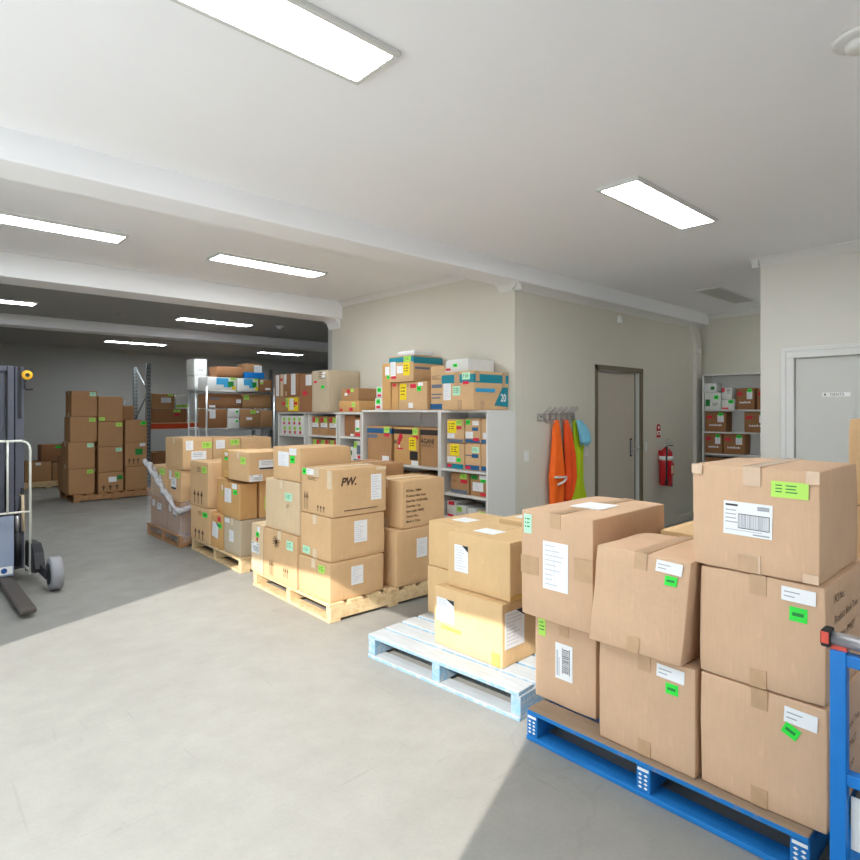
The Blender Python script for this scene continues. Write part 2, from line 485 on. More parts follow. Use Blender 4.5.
def sticker(parent, dims, spec, k=0):
    face, kind, u0, v0, u1, v1 = spec[:6]
    ang = spec[6] if len(spec) > 6 else 0.0
    name, plate, style, lab = STK[kind]
    O, U, V, Nn, W, H = frame_of(face, *dims)
    cu, cv = (u0 + u1) / 2 * W, (v0 + v1) / 2 * H
    w, h = (u1 - u0) * W, (v1 - v0) * H
    ca, sa = math.cos(ang), math.sin(ang)
    mb = MB()
    rnd = random.Random(int(u0 * 977 + v0 * 331 + k * 17))
    def pt(a, b_, d):   # a,b in -0.5..0.5 of the sticker
        x, y = a * w, b_ * h
        return O + U * (cu + x * ca - y * sa) + V * (cv + x * sa + y * ca) + Nn * d
    def quad(a0, b0, a1, b1, d, m):
        mb.face([pt(a0, b0, d), pt(a1, b0, d), pt(a1, b1, d), pt(a0, b1, d)], m)
    t = 0.0016 + 0.0004 * k
    if plate:
        P0 = [pt(-.5, -.5, 0.0004), pt(.5, -.5, 0.0004), pt(.5, .5, 0.0004), pt(-.5, .5, 0.0004)]
        P1 = [pt(-.5, -.5, t), pt(.5, -.5, t), pt(.5, .5, t), pt(-.5, .5, t)]
        mb.face(P1, M[plate])
        for i in range(4):
            j = (i + 1) % 4
            mb.face([P0[i], P0[j], P1[j], P1[i]], M[plate])
    d = t + 0.0004
    ink, ig, st = M['ink'], M['ink_grey'], M['stamp']
    if style == 'barcode':
        quad(-.46, .36, -.2, .42, d, ink)
        for b_ in (.22, .1, -.02, -.14): quad(-.46, b_, -.24 + rnd.random() * .05, b_ + .03, d, ig)
        quad(.2, .3, .44, .42, d, ig)
        x = -.18
        quad(-.19, -.29, .45, -.27, d, ink); quad(-.19, .13, .45, .15, d, ink)
        quad(-.19, -.29, -.18, .15, d, ink); quad(.44, -.29, .45, .15, d, ink)
        while x < .42:
            wd = rnd.choice((.008, .014, .02))
            quad(x + .015, -.27, x + .015 + wd, .13, d, ig); x += wd + rnd.choice((.01, .016))
        quad(-.46, -.36, .3, -.345, d, ig); quad(.12, -.45, .45, -.41, d, ig)
    elif style == 'barcode_v':
        quad(-.42, -.42, -.36, .3, d, ig); quad(-.3, -.42, -.26, .1, d, ig)
        x = -.3
        while x < .36:
            wd = rnd.choice((.01, .018, .026))
            quad(-.05, x, .3, x + wd, d, ink); x += wd + rnd.choice((.014, .02))
        quad(-.1, -.33, -.07, .4, d, ink); quad(.32, -.33, .35, .4, d, ink)
    elif style in ('lines', 'corner'):
        for i in range(9):
            b_ = .4 - i * .1
            quad(-.42, b_, -.42 + .3 + .5 * rnd.random(), b_ + .022, d, M['ink_pale'])
        quad(-.03, -.3, -.015, .3, d, M['ink_pale'])
        if style == 'corner':
            mb.face([pt(.05, .5, d), pt(.5, .28, d), pt(.5, .5, d)], ink)
    elif style == 'slip':
        quad(-.42, .12, .05, .2, d, ig); quad(-.42, -.2, -.1, -.12, d, ig)
    elif style == 'foot':
        quad(-.48, -.48, .48, -.3, d, ink)
        for b_ in (.3, .15, 0): quad(-.4, b_, .25, b_ + .05, d, ig)
    elif style == 'bar':
        quad(-.34, -.12, .3, .12, d, M['dkgreen'])
    elif style == 'text':
        gm = M['dkgreen'] if kind in ('lime', 'mint') else M['stamp']
        for b_ in (.22, .02, -.18):
            quad(-.38, b_, -.2, b_ + .07, d, gm); quad(-.1, b_, .15 + .2 * rnd.random(), b_ + .07, d, gm)
    elif style == 'arrow':
        d = 0.0016
        mb.face([pt(-.12, -.5, d), pt(.12, -.5, d), pt(.12, .1, d), pt(.45, .1, d), pt(0, .5, d), pt(-.45, .1, d), pt(-.12, .1, d)], st)
    elif style == 'stamplines':
        d = 0.0016
        for i in range(4):
            b_ = .38 - i * .25
            quad(-.5, b_, -.1 + .55 * rnd.random(), b_ + .08, d, st)
    elif style == 'wlines':
        d = 0.0016
        x = -.5
        while x < .46:
            wd = rnd.choice((.05, .07, .09)); hh = rnd.choice((.2, .3, .4))
            quad(x, -.3, x + wd, hh, d, M['paper']); x += wd + .035
    elif style == 'star':
        d = 0.0016
        for i in range(6):
            a = i * math.pi / 6
            dx, dy = math.cos(a) * .5, math.sin(a) * .5
            px_, py_ = -math.sin(a) * .03, math.cos(a) * .03
            mb.face([pt(-dx + px_, -dy + py_, d), pt(-dx - px_, -dy - py_, d), pt(dx - px_, dy - py_, d), pt(dx + px_, dy + py_, d)], st)
    return mb.build(name, parent, lab)

def carton_mesh(sx, sy, sz, m, seam='x', dent=0.004, shear=0.0, seed=0, n=7):
    bm = bmesh.new()
    def grid(o, u, v, nu, nv, flip):
        vs_ = [[bm.verts.new(o + u * (i / nu) + v * (j / nv)) for j in range(nv + 1)] for i in range(nu + 1)]
        for i in range(nu):
            for j in range(nv):
                q = (vs_[i][j], vs_[i + 1][j], vs_[i + 1][j + 1], vs_[i][j + 1])
                bm.faces.new(q[::-1] if flip else q)
    X, Y, Z, O = Vector((sx, 0, 0)), Vector((0, sy, 0)), Vector((0, 0, sz)), Vector((0, 0, 0))
    grid(O, X, Y, n, n, True); grid(Z, X, Y, n, n, False)
    grid(O, X, Z, n, n, False); grid(Y, X, Z, n, n, True)
    grid(O, Y, Z, n, n, True); grid(X, Y, Z, n, n, False)
    bmesh.ops.remove_doubles(bm, verts=bm.verts, dist=1e-5)
    sharp = [e for e in bm.edges if len(e.link_faces) == 2 and e.calc_face_angle() > 1.0]
    bmesh.ops.bevel(bm, geom=sharp, offset=min(0.005, sz * 0.04), segments=2, affect='EDGES', profile=0.6)
    c = Vector((sx / 2, sy / 2, sz / 2))
    off = Vector((seed * 3.1, seed * 1.7, seed * 0.9))
    for v in bm.verts:
        p = v.co
        a = noise.noise(p * 6 + off) * 0.5 + 0.5
        q = Vector((abs(p.x - c.x) / c.x, abs(p.y - c.y) / c.y, abs(p.z - c.z) / c.z))
        srt = sorted(q)
        corner = max(0, srt[0] - 0.6) / 0.4                       # crushed corners only
        edge = max(0.0, srt[1] - 0.72) / 0.28
        d = dent * (0.35 * a + 2.4 * corner * a * a + 0.9 * edge * a)
        v.co = p + (c - p).normalized() * d
        v.co.z = max(v.co.z, 0.0)
        v.co.y += shear * (p.z / sz)
    for f in bm.faces: f.smooth = True
    k = 0.0004
    zt = sz + k
    def q(pts):
        f = bm.faces.new([bm.verts.new(p) for p in pts]); f.material_index = 1
    if seam == 'x':
        q([(0.01, sy / 2 - .0015 + shear, zt), (sx - .01, sy / 2 - .0015 + shear, zt), (sx - .01, sy / 2 + .0015 + shear, zt), (0.01, sy / 2 + .0015 + shear, zt)])
    else:
        q([(sx / 2 - .0015, .01, zt), (sx / 2 + .0015, .01, zt), (sx / 2 + .0015, sy - .01, zt), (sx / 2 - .0015, sy - .01, zt)])
    me = bpy.data.meshes.new('carton')
    bm.to_mesh(me); bm.free()
    me.materials.append(m); me.materials.append(M['seam'])
    return me

def tape_part(parent, sx, sy, sz, axis, w=0.055, drop=0.07, m='tape', bottom=True, off=0.0):
    mb = MB(); t = 0.0018; mm = M[{'tapew': 'tape_w', 'tapec': 'tape_c', 'tapey': 'tape_y'}.get(m, m)]
    bt = MB()
    if axis == 'x':
        y0, y1 = sy / 2 - w / 2 + off, sy / 2 + w / 2 + off
        mb.box(-t, y0, sz - .001, sx + t, y1, sz + t, mm)
        mb.box(-t, y0, sz - drop, .001, y1, sz, mm); mb.box(sx - .001, y0, sz - drop, sx + t, y1, sz, mm)
        if bottom:
            bt.box(-t, y0, .004, .001, y1, drop, mm)
    else:
        x0, x1 = sx / 2 - w / 2 + off, sx / 2 + w / 2 + off
        mb.box(x0, -t, sz - .001, x1, sy + t, sz + t, mm)
        mb.box(x0, -t, sz - drop, x1, .001, sz, mm); mb.box(x0, sy - .001, sz - drop, x1, sy + t, sz, mm)
        if bottom:
            bt.box(x0, -t, .004, x1, .001, drop, mm)
    tp = [mb.build('packing_tape', parent, 'strip of packing tape')]
    if bottom: tp.append(bt.build('packing_tape', parent, 'strip of packing tape'))
    return tp

_seed = [0]
def carton(label, x0, y0, z0, x1, y1, z1, m='c_tan', group=None, tape=None, tm='tape', st=(), rz=0.0, dent=0.004, shear=0.0, cat='box', name='cardboard_box', tw=0.055, n=7, tbot=True):
    """a closed carton; (x0,y0,z0) is the corner nearest the roller door and the camera"""
    _seed[0] += 1
    sx, sy, sz = x1 - x0, y1 - y0, z1 - z0 - 0.001
    t = thing(name, (x0, y0, z0), label, cat, group, rz)
    me = carton_mesh(sx, sy, sz, M[m], 'y' if tape == 'y' else 'x', dent, shear, _seed[0], n)
    b = bpy.data.objects.new('carton', me); COL.objects.link(b); b.parent = t
    if tape:
        tp = tape_part(t, sx, sy, sz, tape, m=tm, w=tw, bottom=tbot)
        for q in tp if shear else []:
            for v in q.data.vertices: v.co.y += shear * v.co.z / sz
    st2 = []
    for s in st:
        if s[1] == 'stamp':
            w3 = (s[4] - s[2]) / 3
            st2 += [(s[0], 'arrow', s[2] + q * w3, s[3], s[2] + (q + .8) * w3, s[5]) for q in range(3)]
        else: st2.append(s)
    for k, s in enumerate(st2):
        o = sticker(t, (sx, sy, sz), s, k)
        if shear:
            for v in o.data.vertices: v.co.y += shear * v.co.z / sz
    return t

# ------------------------------------------------------------------ pallets
def pallet(name, x0, y0, sx, sy, label, group, deck, side, under, rz=0.0, nd=7, mark=False, h=0.15):
    t = thing(name, (x0, y0, 0), label, 'pallet', group, rz)
    td, tb = 0.024, 0.022
    bw = 0.06
    for y in (0.0, sy / 2 - bw / 2, sy - bw):
        mb = MB(); mb.box(0.006, y, tb, sx - 0.006, y + bw, h - td, M[side], 0.003)
        b = mb.build('bearer', t)
        if mark:
            mb = MB()
            zz = tb + .01
            mb.box(0.0045, y + .006, h - td - .02, 0.0058, y + bw - .006, h - td - .008, M['sign_white'])
            for r_ in range(4):
                for c_ in range(2):
                    cy, cz = y + .018 + c_ * .024, zz + .008 + r_ * .017
                    mb.face([(0.0045, cy - .009, cz), (0.0045, cy, cz - .006), (0.0045, cy + .009, cz), (0.0045, cy, cz + .006)], M['sign_white'])
            mb.build('stencil_mark', b, 'white stencilled marks')
    w = 0.132 if nd == 7 else 0.125
    rnd = random.Random(nd + int(x0 * 100))
    for i in range(nd):
        xx = i * (sx - w) / (nd - 1)
        ww = w if i in (0, nd - 1) else w - (0.005 if nd == 7 else 0.02)
        mb = MB(); mb.box(xx, rnd.uniform(0, .006), h - td, xx + ww, sy - rnd.uniform(0, .006), h, M[deck], 0.003)
        mb.build('deck_board', t)
    for xx in (0.0, sx / 2 - .05, sx - .1):
        mb = MB(); mb.box(xx, 0.0, 0.0, xx + .1, sy, tb, M[under], 0.003)
        mb.build('bottom_board', t)
    return t

# ================================================================== THE SETTING
HN, HM = 3.0, 3.06                # ceiling heights: front and rear bays, middle bay
XR = 12.0
def xw(y): return -0.5 - 0.1 * y  # the wall with the roller door opening
mb = MB()
mb.box(-2.2, -2.6, -0.1, XR, 15.6, 0.0, M['floor'])
struct(mb, 'floor')
mb = MB()
mb.box(-30, -30, -0.25, xw(0) - 1.6, 30, -0.02, M['asphalt'])
mb.box(-3, -2.6, -0.12, -0.3, 15.6, -0.012, M['asphalt'])
struct(mb, 'ground')
mb = MB()
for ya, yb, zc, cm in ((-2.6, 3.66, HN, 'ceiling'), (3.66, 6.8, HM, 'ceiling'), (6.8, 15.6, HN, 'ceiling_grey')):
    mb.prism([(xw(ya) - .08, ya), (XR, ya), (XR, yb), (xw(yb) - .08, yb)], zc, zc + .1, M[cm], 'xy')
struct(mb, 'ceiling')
def beam(name, y0, y1, zb, top):
    mb = MB(); mb.box(xw(y0) - .02, y0, zb, XR, y1, top, M['ceiling'], 0.008, 2); struct(mb, name)
beam('trim_1', 3.64, 3.95, 2.84, HM)
beam('trim_2', 6.75, 7.16, 2.825, HM)
beam('trim_3', 10.62, 11.0, 2.84, HN)

# wall with the roller door opening (y 0.62 to 4.23, 2.7 high)
def wl(mb, ya, yb, z0, z1, m):
    t = 0.1
    pts = [(xw(ya) - t, ya), (xw(ya), ya), (xw(yb), yb), (xw(yb) - t, yb)]
    mb.prism(pts, z0, z1, m, 'xy')
OY0, OY1, OZ = 0.60, 4.26, 2.72
mb = MB()
wl(mb, -2.6, OY0, 0, HN + .1, M['wall_white']); wl(mb, OY1, 15.6, 0, HN + .1, M['wall_grey']); wl(mb, OY0, OY1, OZ, HN + .1, M['wall_pale'])
struct(mb, 'wall_left')
mb = MB(); mb.box(-2.2, 15.4, 0, XR, 15.6, HN + .05, M['wall_grey']); struct(mb, 'wall_back')
mb = MB(); mb.box(XR, 7.0, 0, XR + .1, 15.6, HN + .05, M['wall_grey']); struct(mb, 'wall_right')
mb = MB(); mb.box(-.4, -2.6, 0, 6.2, -2.5, HN + .05, M['wall_white']); struct(mb, 'wall_front')
# wall behind the white shelving, its pier end and the rear wall of the office block
mb = MB()
mb.box(4.62, 3.75, 0, 4.74, 7.0, HM, M['wall'])
mb.box(4.62, 7.0, 0, XR, 7.1, HM, M['wall_grey'])
mb.prism([(4.62, 2.825), (4.62, 2.70), (4.58, 2.78), (4.52, 2.825)], 6.8, 7.08, M['ceiling'])
struct(mb, 'wall_shelf')
DX0, DX1, DZ = 6.08, 7.20, 2.11
mb = MB()
mb.box(4.741, 3.75, 0, DX0, 3.87, 2.9, M['wall']); mb.box(DX1, 3.75, 0, 9.1, 3.87, 2.9, M['wall'])
mb.box(DX0, 3.75, DZ, DX1, 3.87, 2.9, M['wall'])
struct(mb, 'wall_door')
GX = 6.07
GY0, GY1, GZ = 0.78, 1.70, 2.05
mb = MB()
mb.box(GX, GY1 + .02, 0, GX + .12, 1.98, HN, M['wall_pale']); mb.box(GX, -2.5, 0, GX + .12, GY0 - .02, HN, M['wall_pale'])
mb.box(GX, GY0 - .02, GZ + .02, GX + .12, GY1 + .02, HN, M['wall_pale'])
mb.box(GX + .12, 1.88, 0, 9.0, 1.98, HN, M['wall_pale'])
struct(mb, 'wall_gents')
mb = MB(); mb.box(9.0, 1.9, 0, 9.1, 3.75, HN, M['wall']); struct(mb, 'wall_alcove')

# cornices: coved strip between wall and ceiling
def cove(s):                       # (out from wall, down from ceiling)
    return [(0, 0), (s, 0), (s, -.006), (s * .62, -.022), (s * .34, -.045), (s * .12, -s * .92), (s * .1, -s), (0, -s)]
mb = MB()                          # along the shelf wall (x = 4.62), middle bay
mb.prism([(4.62 - a, HM + b_) for a, b_ in cove(.075)], 3.95, 6.76, M['trim'])
mb.prism([(4.62 - a, 2.84 + b_) for a, b_ in cove(.07)], 3.66, 3.95, M['trim'])
struct(mb, 'trim_4')
mb = MB()                          # along the door wall under the bulkhead
mb.prism([(3.75 - a * 1.4, 2.842 + b_) for a, b_ in cove(.07)], 4.56, 9.0, M['trim'], 'yz')
struct(mb, 'trim_5')
mb = MB()
mb.prism([(GX - a, HN + b_) for a, b_ in cove(.075)], -2.5, 2.05, M['trim'])
mb.prism([(1.98 + a, HN + b_) for a, b_ in cove(.075)], GX - .07, 9.0, M['trim'], 'yz')
struct(mb, 'trim_6')
mb = MB()
mb.prism([(9.0 - a, HN + b_) for a, b_ in cove(.075)], 1.98, 3.66, M['trim'])
struct(mb, 'trim_7')
mb = MB()
mb.prism([(15.4 - a, HN + b_) for a, b_ in cove(.09)], -2.1, XR, M['wall_grey'], 'yz')
struct(mb, 'trim_8')
# boxed portal column with a raking head
mb = MB()
mb.prism([(8.71, 0), (8.89, 0), (8.89, 2.58), (8.68, 2.842), (8.52, 2.842), (8.71, 2.55)], 3.70, 3.752, M['wall_pale'])
struct(mb, 'trim_9')
mb = MB()
mb.box(4.62, 3.738, 0, 6.08, 3.75, .09, M['wall']); mb.box(7.2, 3.738, 0, 8.71, 3.75, .09, M['wall'])
struct(mb, 'baseboard_door')

# taupe door in the door wall
mb = MB()
for x0, x1, z0, z1 in ((DX0, DX0 + .05, 0, DZ), (DX1 - .05, DX1, 0, DZ), (DX0, DX1, DZ - .06, DZ)):
    mb.box(x0, 3.735, z0, x1, 3.765, z1, M['olive'], .003)
mb.box(DX0 + .0, 3.765, 0, DX0 + .03, 3.93, DZ, M['olive'])
mb.box(DX1 - .05, 3.765, 0, DX1 - .02, 3.93, DZ - .05, M['reveal'])
mb.box(DX0, 3.765, DZ - .05, DX1, 3.93, DZ, M['olive'])
d1 = struct(mb, 'door_1')
mb = MB(); mb.box(DX0 + .03, 3.795, .01, DX1 - .13, 3.835, DZ - .06, M['door'], .002); mb.build('door_leaf', d1)
mb = MB(); mb.box(DX1 - .129, 3.805, .01, DX1 - .05, 3.93, DZ - .06, M['reveal']); mb.box(DX1 - .10, 3.798, .01, DX1 - .088, 3.806, DZ - .06, M['olive']); mb.build('door_stop', d1)
mb = MB()
mb.box(DX1 - .235, 3.787, .99, DX1 - .19, 3.796, 1.22, M['stk_black'], .003)
mb.box(DX1 - .225, 3.784, 1.01, DX1 - .20, 3.788, 1.2, M['steel'], .002)
mb.tube([(DX1 - .212, 3.79, 1.08), (DX1 - .212, 3.745, 1.08), (DX1 - .17, 3.735, 1.09), (DX1 - .10, 3.735, 1.10)], .009, M['steel'], 8)
mb.build('door_handle', d1, 'dark lever handle on a long plate')

# gents door
mb = MB()
for y0, y1, z0, z1 in ((GY1, GY1 + .10, 0, GZ), (GY0 - .10, GY0, 0, GZ), (GY0 - .1, GY1 + .1, GZ, GZ + .095)):
    mb.box(GX - .014, y0, z0, GX, y1, z1, M['trim'], .004)
for y0, y1, z0, z1 in ((GY1 + .06, GY1 + .102, 0, GZ + .058), (GY0 - .102, GY0 - .06, 0, GZ + .058), (GY0 - .102, GY1 + .102, GZ + .058, GZ + .097)):
    mb.box(GX - .024, y0, z0, GX - .012, y1, z1, M['trim'], .004)
mb.box(GX, GY1, 0, GX + .12, GY1 + .02, GZ, M['trim']); mb.box(GX, GY0 - .02, 0, GX + .12, GY0, GZ, M['trim'])
mb.box(GX, GY0 - .02, GZ, GX + .12, GY1 + .02, GZ + .02, M['trim'])
d2 = struct(mb, 'door_2')
mb = MB(); mb.box(GX + .03, GY0 + .003, .01, GX + .07, GY1 - .003, GZ - .003, M['gents'], .002); mb.build('door_leaf', d2)
gs = thing('door_sign', (GX + .0285, 1.385, 1.715), 'small white GENTS sign on the grey toilet door', 'sign')
mb = MB(); mb.box(-.0025, -.105, -.019, .0005, .105, .019, M['sign_white'], .001); mb.build('sign_plate', gs)
text_mesh('GENTS', .034, M['ink'], gs, (-.0032, .045, -.0105), (R(90), 0, R(-90)), 'lettering', 0.0)
mb = MB()
mb.face([(-.0032, .085, -.013), (-.0032, .079, -.013), (-.0032, .079, .004), (-.0032, .085, .004)], M['ink'])
mb.face([(-.0032, .090, -.003), (-.0032, .074, -.003), (-.0032, .076, .006), (-.0032, .088, .006)], M['ink'])
mb.face([(-.0032, .085, .008), (-.0032, .079, .008), (-.0032, .079, .014), (-.0032, .085, .014)], M['ink'])
mb.build('person_symbol', gs)

# ================================================================== CEILING LIGHTS AND DETECTORS
def panel(label, x, y, z, on=True, t=.022):
    o = thing('ceiling_light', (x, y, z), label, 'light', 'panel lights on the ceiling')
    L_, W_ = 1.2, .29
    mb = MB(); f = .023
    m = M['frame_al']
    mb.box(0, 0, -t, L_, f, 0, m, .002); mb.box(0, W_ - f, -t, L_, W_, 0, m, .002)
    mb.box(0, f, -t, f, W_ - f, 0, m, .002); mb.box(L_ - f, f, -t, L_, W_ - f, 0, m, .002)
    mb.build('light_frame', o)
    mb = MB(); mb.box(f, f, -t + .004, L_ - f, W_ - f, -.004, M[{True: 'lamp', False: 'lamp_off'}.get(on, on)])
    mb.build('diffuser', o, 'glowing white diffuser' if on else 'unlit grey diffuser')
    return o
panel('largest lit ceiling panel light, cut off by the top edge of the photo', .31, 1.80, HN)
panel('lit ceiling panel light above the coat hooks and taupe door', 3.36, 1.775, HN)
panel('unlit grey ceiling panel in the alcove by the far white shelf', 7.03, 2.72, HN, False)
panel('lit ceiling panel light between first two beams, cut off at left edge', .34, 5.40, HM)
panel('lit ceiling panel light between first two beams, in front of the shelf wall', 2.32, 5.41, HM)
panel('lit ceiling panel light just behind second beam, cut off at left edge', .32, 9.22, HN)
panel('lit ceiling panel light just behind second beam, near the ceiling smoke detector', 3.33, 9.15, HN)
panel('lit ceiling panel light behind the third beam, above the tall carton stacks', 3.34, 13.2, HN)
panel('lit ceiling panel light behind third beam, above the wire shelving boxes', 6.72, 13.25, HN)

def detector(name, label, x, y, z, r):
    o = thing(name, (x, y, z), label, 'detector')
    mb = MB(); mb.lathe((0, 0, 0), [(r, 0), (r, -.012), (r * .93, -.02), (r * .6, -.022)], M['plastic_w'], n=28); mb.build('base', o)
    mb = MB(); mb.lathe((0, 0, -.02), [(r * .55, 0), (r * .52, -.022), (r * .4, -.032), (r * .1, -.034)], M['plastic_w'], n=24); mb.build('dome', o)
detector('smoke_detector', 'round white smoke detector on the ceiling behind second beam', 4.95, 9.08, HN, .075)
detector('smoke_detector', 'round white detector disc on the ceiling at top right corner', 2.735, .545, HN, .09)
o = thing('ceiling_vent', (2.62, 9.55, HN), 'small flat round disc on the dim ceiling between beams', 'vent')
mb = MB(); mb.lathe((0, 0, 0), [(.07, 0), (.07, -.008), (.04, -.012)], M['wall_grey'], n=24); mb.build('cover', o)
def sensor(label, x, y, z, s=1.0):
    o = thing('motion_sensor', (x, y, z), label, 'sensor')
    mb = MB(); mb.box(-.035 * s, -.04 * s, -.05 * s, .035 * s, 0, .05 * s, M['plastic_w'], .012, 2); mb.build('housing', o)
    mb = MB(); mb.box(-.022 * s, -.044 * s, -.03 * s, .022 * s, -.036 * s, .0, M['sign_white'], .004, 2); mb.build('lens', o)
sensor('white motion sensor high on the wall above the taupe door', 6.6, 3.75, 2.68)
sensor('small white sensor on the boxed column beside the alcove', 8.77, 3.70, 2.44, .9)
def switch(label, x, z, w=.07, h=.115, k=2):
    o = thing('light_switch', (x, 3.75, z), label, 'switch')
    mb = MB(); mb.box(-w / 2, -.009, -h / 2, w / 2, 0, h / 2, M['plastic_w'], .003, 2); mb.build('wall_plate', o)
    for i in range(k):
        mb = MB(); mb.box(-.010, -.013, -.032 + i * .036, .010, -.008, -.006 + i * .036, M['sign_white'], .002); mb.build('rocker', o)
switch('white wall switch between the shelving and the coat hooks', 4.80, 1.11, .075)
switch('white wall switch between the hi-vis vests and the taupe door', 5.88, 1.11, .085)
switch('white wall switch just right of the taupe door frame', 7.285, 1.11, .06)
panel('added unseen panel light above the doorway corner behind the camera', .31, -1.6, HN)  # added out of view to brighten the door and gents walls
panel('added fill light panel in the alcove passage, hidden round the gents wall corner', 7.35, 2.06, HN, 'lamp_fill')  # unseen extra panel, brightens the alcove and end of the door wall
panel('dim added fill panel behind the camera, towards the gents wall', 3.36, -1.6, HN, 'lamp_fill')  # weak fill added out of view to lift ceiling and walls at right

# ================================================================== PALLETS AND CARTONS, near to far
# ---- near blue pallet
pallet('blue_pallet', 2.275, .592, 1.165, 1.185, 'bright blue wooden pallet under the nearest stack of cartons', 'blue pallets', 'pal_deck', 'pal_blue', 'pal_blue', mark=True)
GA = 'cartons on the near blue pallet'
Z = .15
carton('carton at bottom left of nearest stack, lime sticker and upright barcode label', 2.41, 1.48, Z, 2.85, 1.828, .56, 'c_pink', GA, 'x', st=[('F', 'lime', .07, .76, .19, .97), ('F', 'shipv', .36, .32, .64, .74)], tbot=False)
carton('wide carton at upper left of nearest stack, white label on its front and top', 2.36, 1.465, .56, 3.06, 1.875, 1.085, 'c_pink', GA, 'x', tw=.06, tbot=False, st=[('F', 'mint', .05, .78, .16, .96), ('F', 'formc' if 0 else 'form', .33, .30, .68, .74), ('F', 'tape', .0, .40, .26, .57), ('F', 'tape', .76, .45, 1.0, .64), ('T', 'blank', .3, .35, .72, .62)])
carton('carton at bottom middle of nearest stack with white slip and green sticker', 2.31, .985, Z, 2.75, 1.405, .575, 'c_pink', GA, 'x', st=[('F', 'slip', .63, .83, .90, .95, -.03), ('F', 'green', .72, .70, .84, .80)])
carton('leaning carton at upper middle of nearest stack, bulging to the right', 2.275, 1.024, .576, 2.70, 1.435, 1.0, 'c_pink', GA, 'x', shear=-.042, dent=.007, st=[('F', 'slip', .66, .85, .92, .96, -.04), ('F', 'green', .76, .74, .88, .83)])
pk = carton('carton at bottom right of nearest stack, green sticker set askew', 2.32, .55, Z, 2.86, .972, .575, 'c_pink', GA, 'x', dent=.005, st=[('F', 'slip', .69, .80, .93, .93, -.05), ('F', 'green', .68, .69, .80, .79, -.45)])
def print_lines(parent, lines, x, z, size, gap, y=-.0016, m='stamp', sx=1.0, bold=.0):
    for i, s in enumerate(lines):
        text_mesh(s, size, M[m], parent, (x, y, z - i * gap), (R(90), 0, 0), 'printed_text', bold, 0, 1, sx)
lines_a = ['PO No.:', 'Product: Book Tree', 'Item No.: PM62?', 'Quantity: 6 pcs', 'Carton No.:']
lines_a[2] = 'Item No.: PM627'
print_lines(pk, lines_a, .10, .335, .040, .072)
pk = carton('middle carton at right of nearest stack, printed PO No. and Product lines', 2.32, .555, .576, 2.90, .975, .985, 'c_pink', GA, 'x', dent=.005, st=[('F', 'slip', .68, .83, .93, .95, -.02), ('F', 'green', .74, .67, .87, .79, -.02)])
print_lines(pk, lines_a, .10, .335, .040, .072)
carton('top carton of nearest stack with large barcode label and lime sticker', 2.315, .57, .986, 2.83, 1.0, 1.375, 'c_pink', GA, 'x', tm='tapec', dent=.006, tw=.06, st=[('F', 'ship', .275, .345, .66, .66, -.015), ('F', 'lime', .65, .74, .92, .885, -.01), ('F', 'tape', .39, 0.01, .55, .17), ('F', 'tapec', .0, .90, .09, .995), ('F', 'tapec', .90, .88, .995, .995), ('F', 'tapec', .88, .01, .99, .09)])
carton('rear carton of nearest stack with a dark hand hole on top', 2.95, 1.02, .56, 3.42, 1.44, .965, 'c_gold', GA, None, st=[('T', 'hole', .45, .15, .75, .32)])
carton('plain carton under the one with the hand hole, behind nearest stack', 2.95, 1.02, Z, 3.42, 1.44, .559, 'c_gold', GA, 'x')
# tall stack behind, only its top shows at the right edge
pallet('timber_pallet', 3.52, -.30, 1.165, 1.1, 'timber pallet hidden behind the nearest stack of cartons', 'timber pallets', 'pal_wood', 'pal_wood', 'pal_wood')
z_ = .15
for k, (hh, lb) in enumerate(((.48, 'hidden bottom carton of the tall stack behind the nearest stack'), (.47, 'hidden middle carton of the tall stack behind the nearest stack'), (.44, 'top of the tall stack at the right edge, before the gents door'))):
    carton(lb, 3.6, .33, z_, 4.05, .765, z_ + hh - .001, 'c_tan', 'cartons stacked behind the near pallet', 'x', 'tapew')
    z_ += hh

# ---- faded blue pallet (turned slightly)
def turned(px_, py_, ang):
    ca, sa = math.cos(ang), math.sin(ang)
    def f(x, y):
        dx, dy = x - px_, y - py_
        return px_ + dx * ca - dy * sa, py_ + dx * sa + dy * ca
    return f
angB = R(4.2)
tB = turned(2.285, 3.06, angB)
bx, by = tB(2.285, 1.89)
pallet('blue_pallet', bx, by, 1.05, 1.165, 'faded pale blue pallet in the sun with few cartons on it', 'blue pallets', 'pal_faded_deck', 'pal_faded', 'pal_faded_deck', rz=angB, nd=7)
GB = 'cartons on the faded blue pallet'
carton('sunlit lower carton at front of the faded blue pallet', 2.51, 2.125, Z, 2.98, 2.665, .505, 'c_gold', GB, None, rz=R(1), st=[('F', 'formc', .05, .42, .32, .82), ('R', 'formc', .05, .28, .42, .86), ('F', 'tapey', .12, .30, .42, .36), ('F', 'tapey', .86, .01, .97, .22)])
carton('carton stacked on the sunlit one, white form on front and label on top', 2.565, 2.115, .506, 3.0, 2.60, .842, 'c_gold', GB, None, rz=R(1), st=[('F', 'formc', .12, .30, .35, .78), ('T', 'blank', .25, .22, .58, .50), ('R', 'tapey', .0, .02, .9, .10)])
carton('rear left upper carton on the faded blue pallet with label on top', 2.85, 2.69, .485, 3.36, 3.095, .80, 'c_gold', GB, None, st=[('T', 'blank', .25, .25, .62, .52)])
carton('rear left lower carton on the faded blue pallet, beside the printed carton stack', 2.84, 2.69, Z, 3.36, 3.095, .484, 'c_gold', GB, None)
carton('rear right upper carton on the faded blue pallet, label on its top', 3.03, 2.12, .505, 3.42, 2.60, .862, 'c_gold', GB, None, st=[('T', 'blank', .12, .25, .6, .6)])
carton('rear right lower carton on the faded blue pallet, hidden by front ones', 3.02, 2.12, Z, 3.42, 2.60, .504, 'c_gold', GB, None)

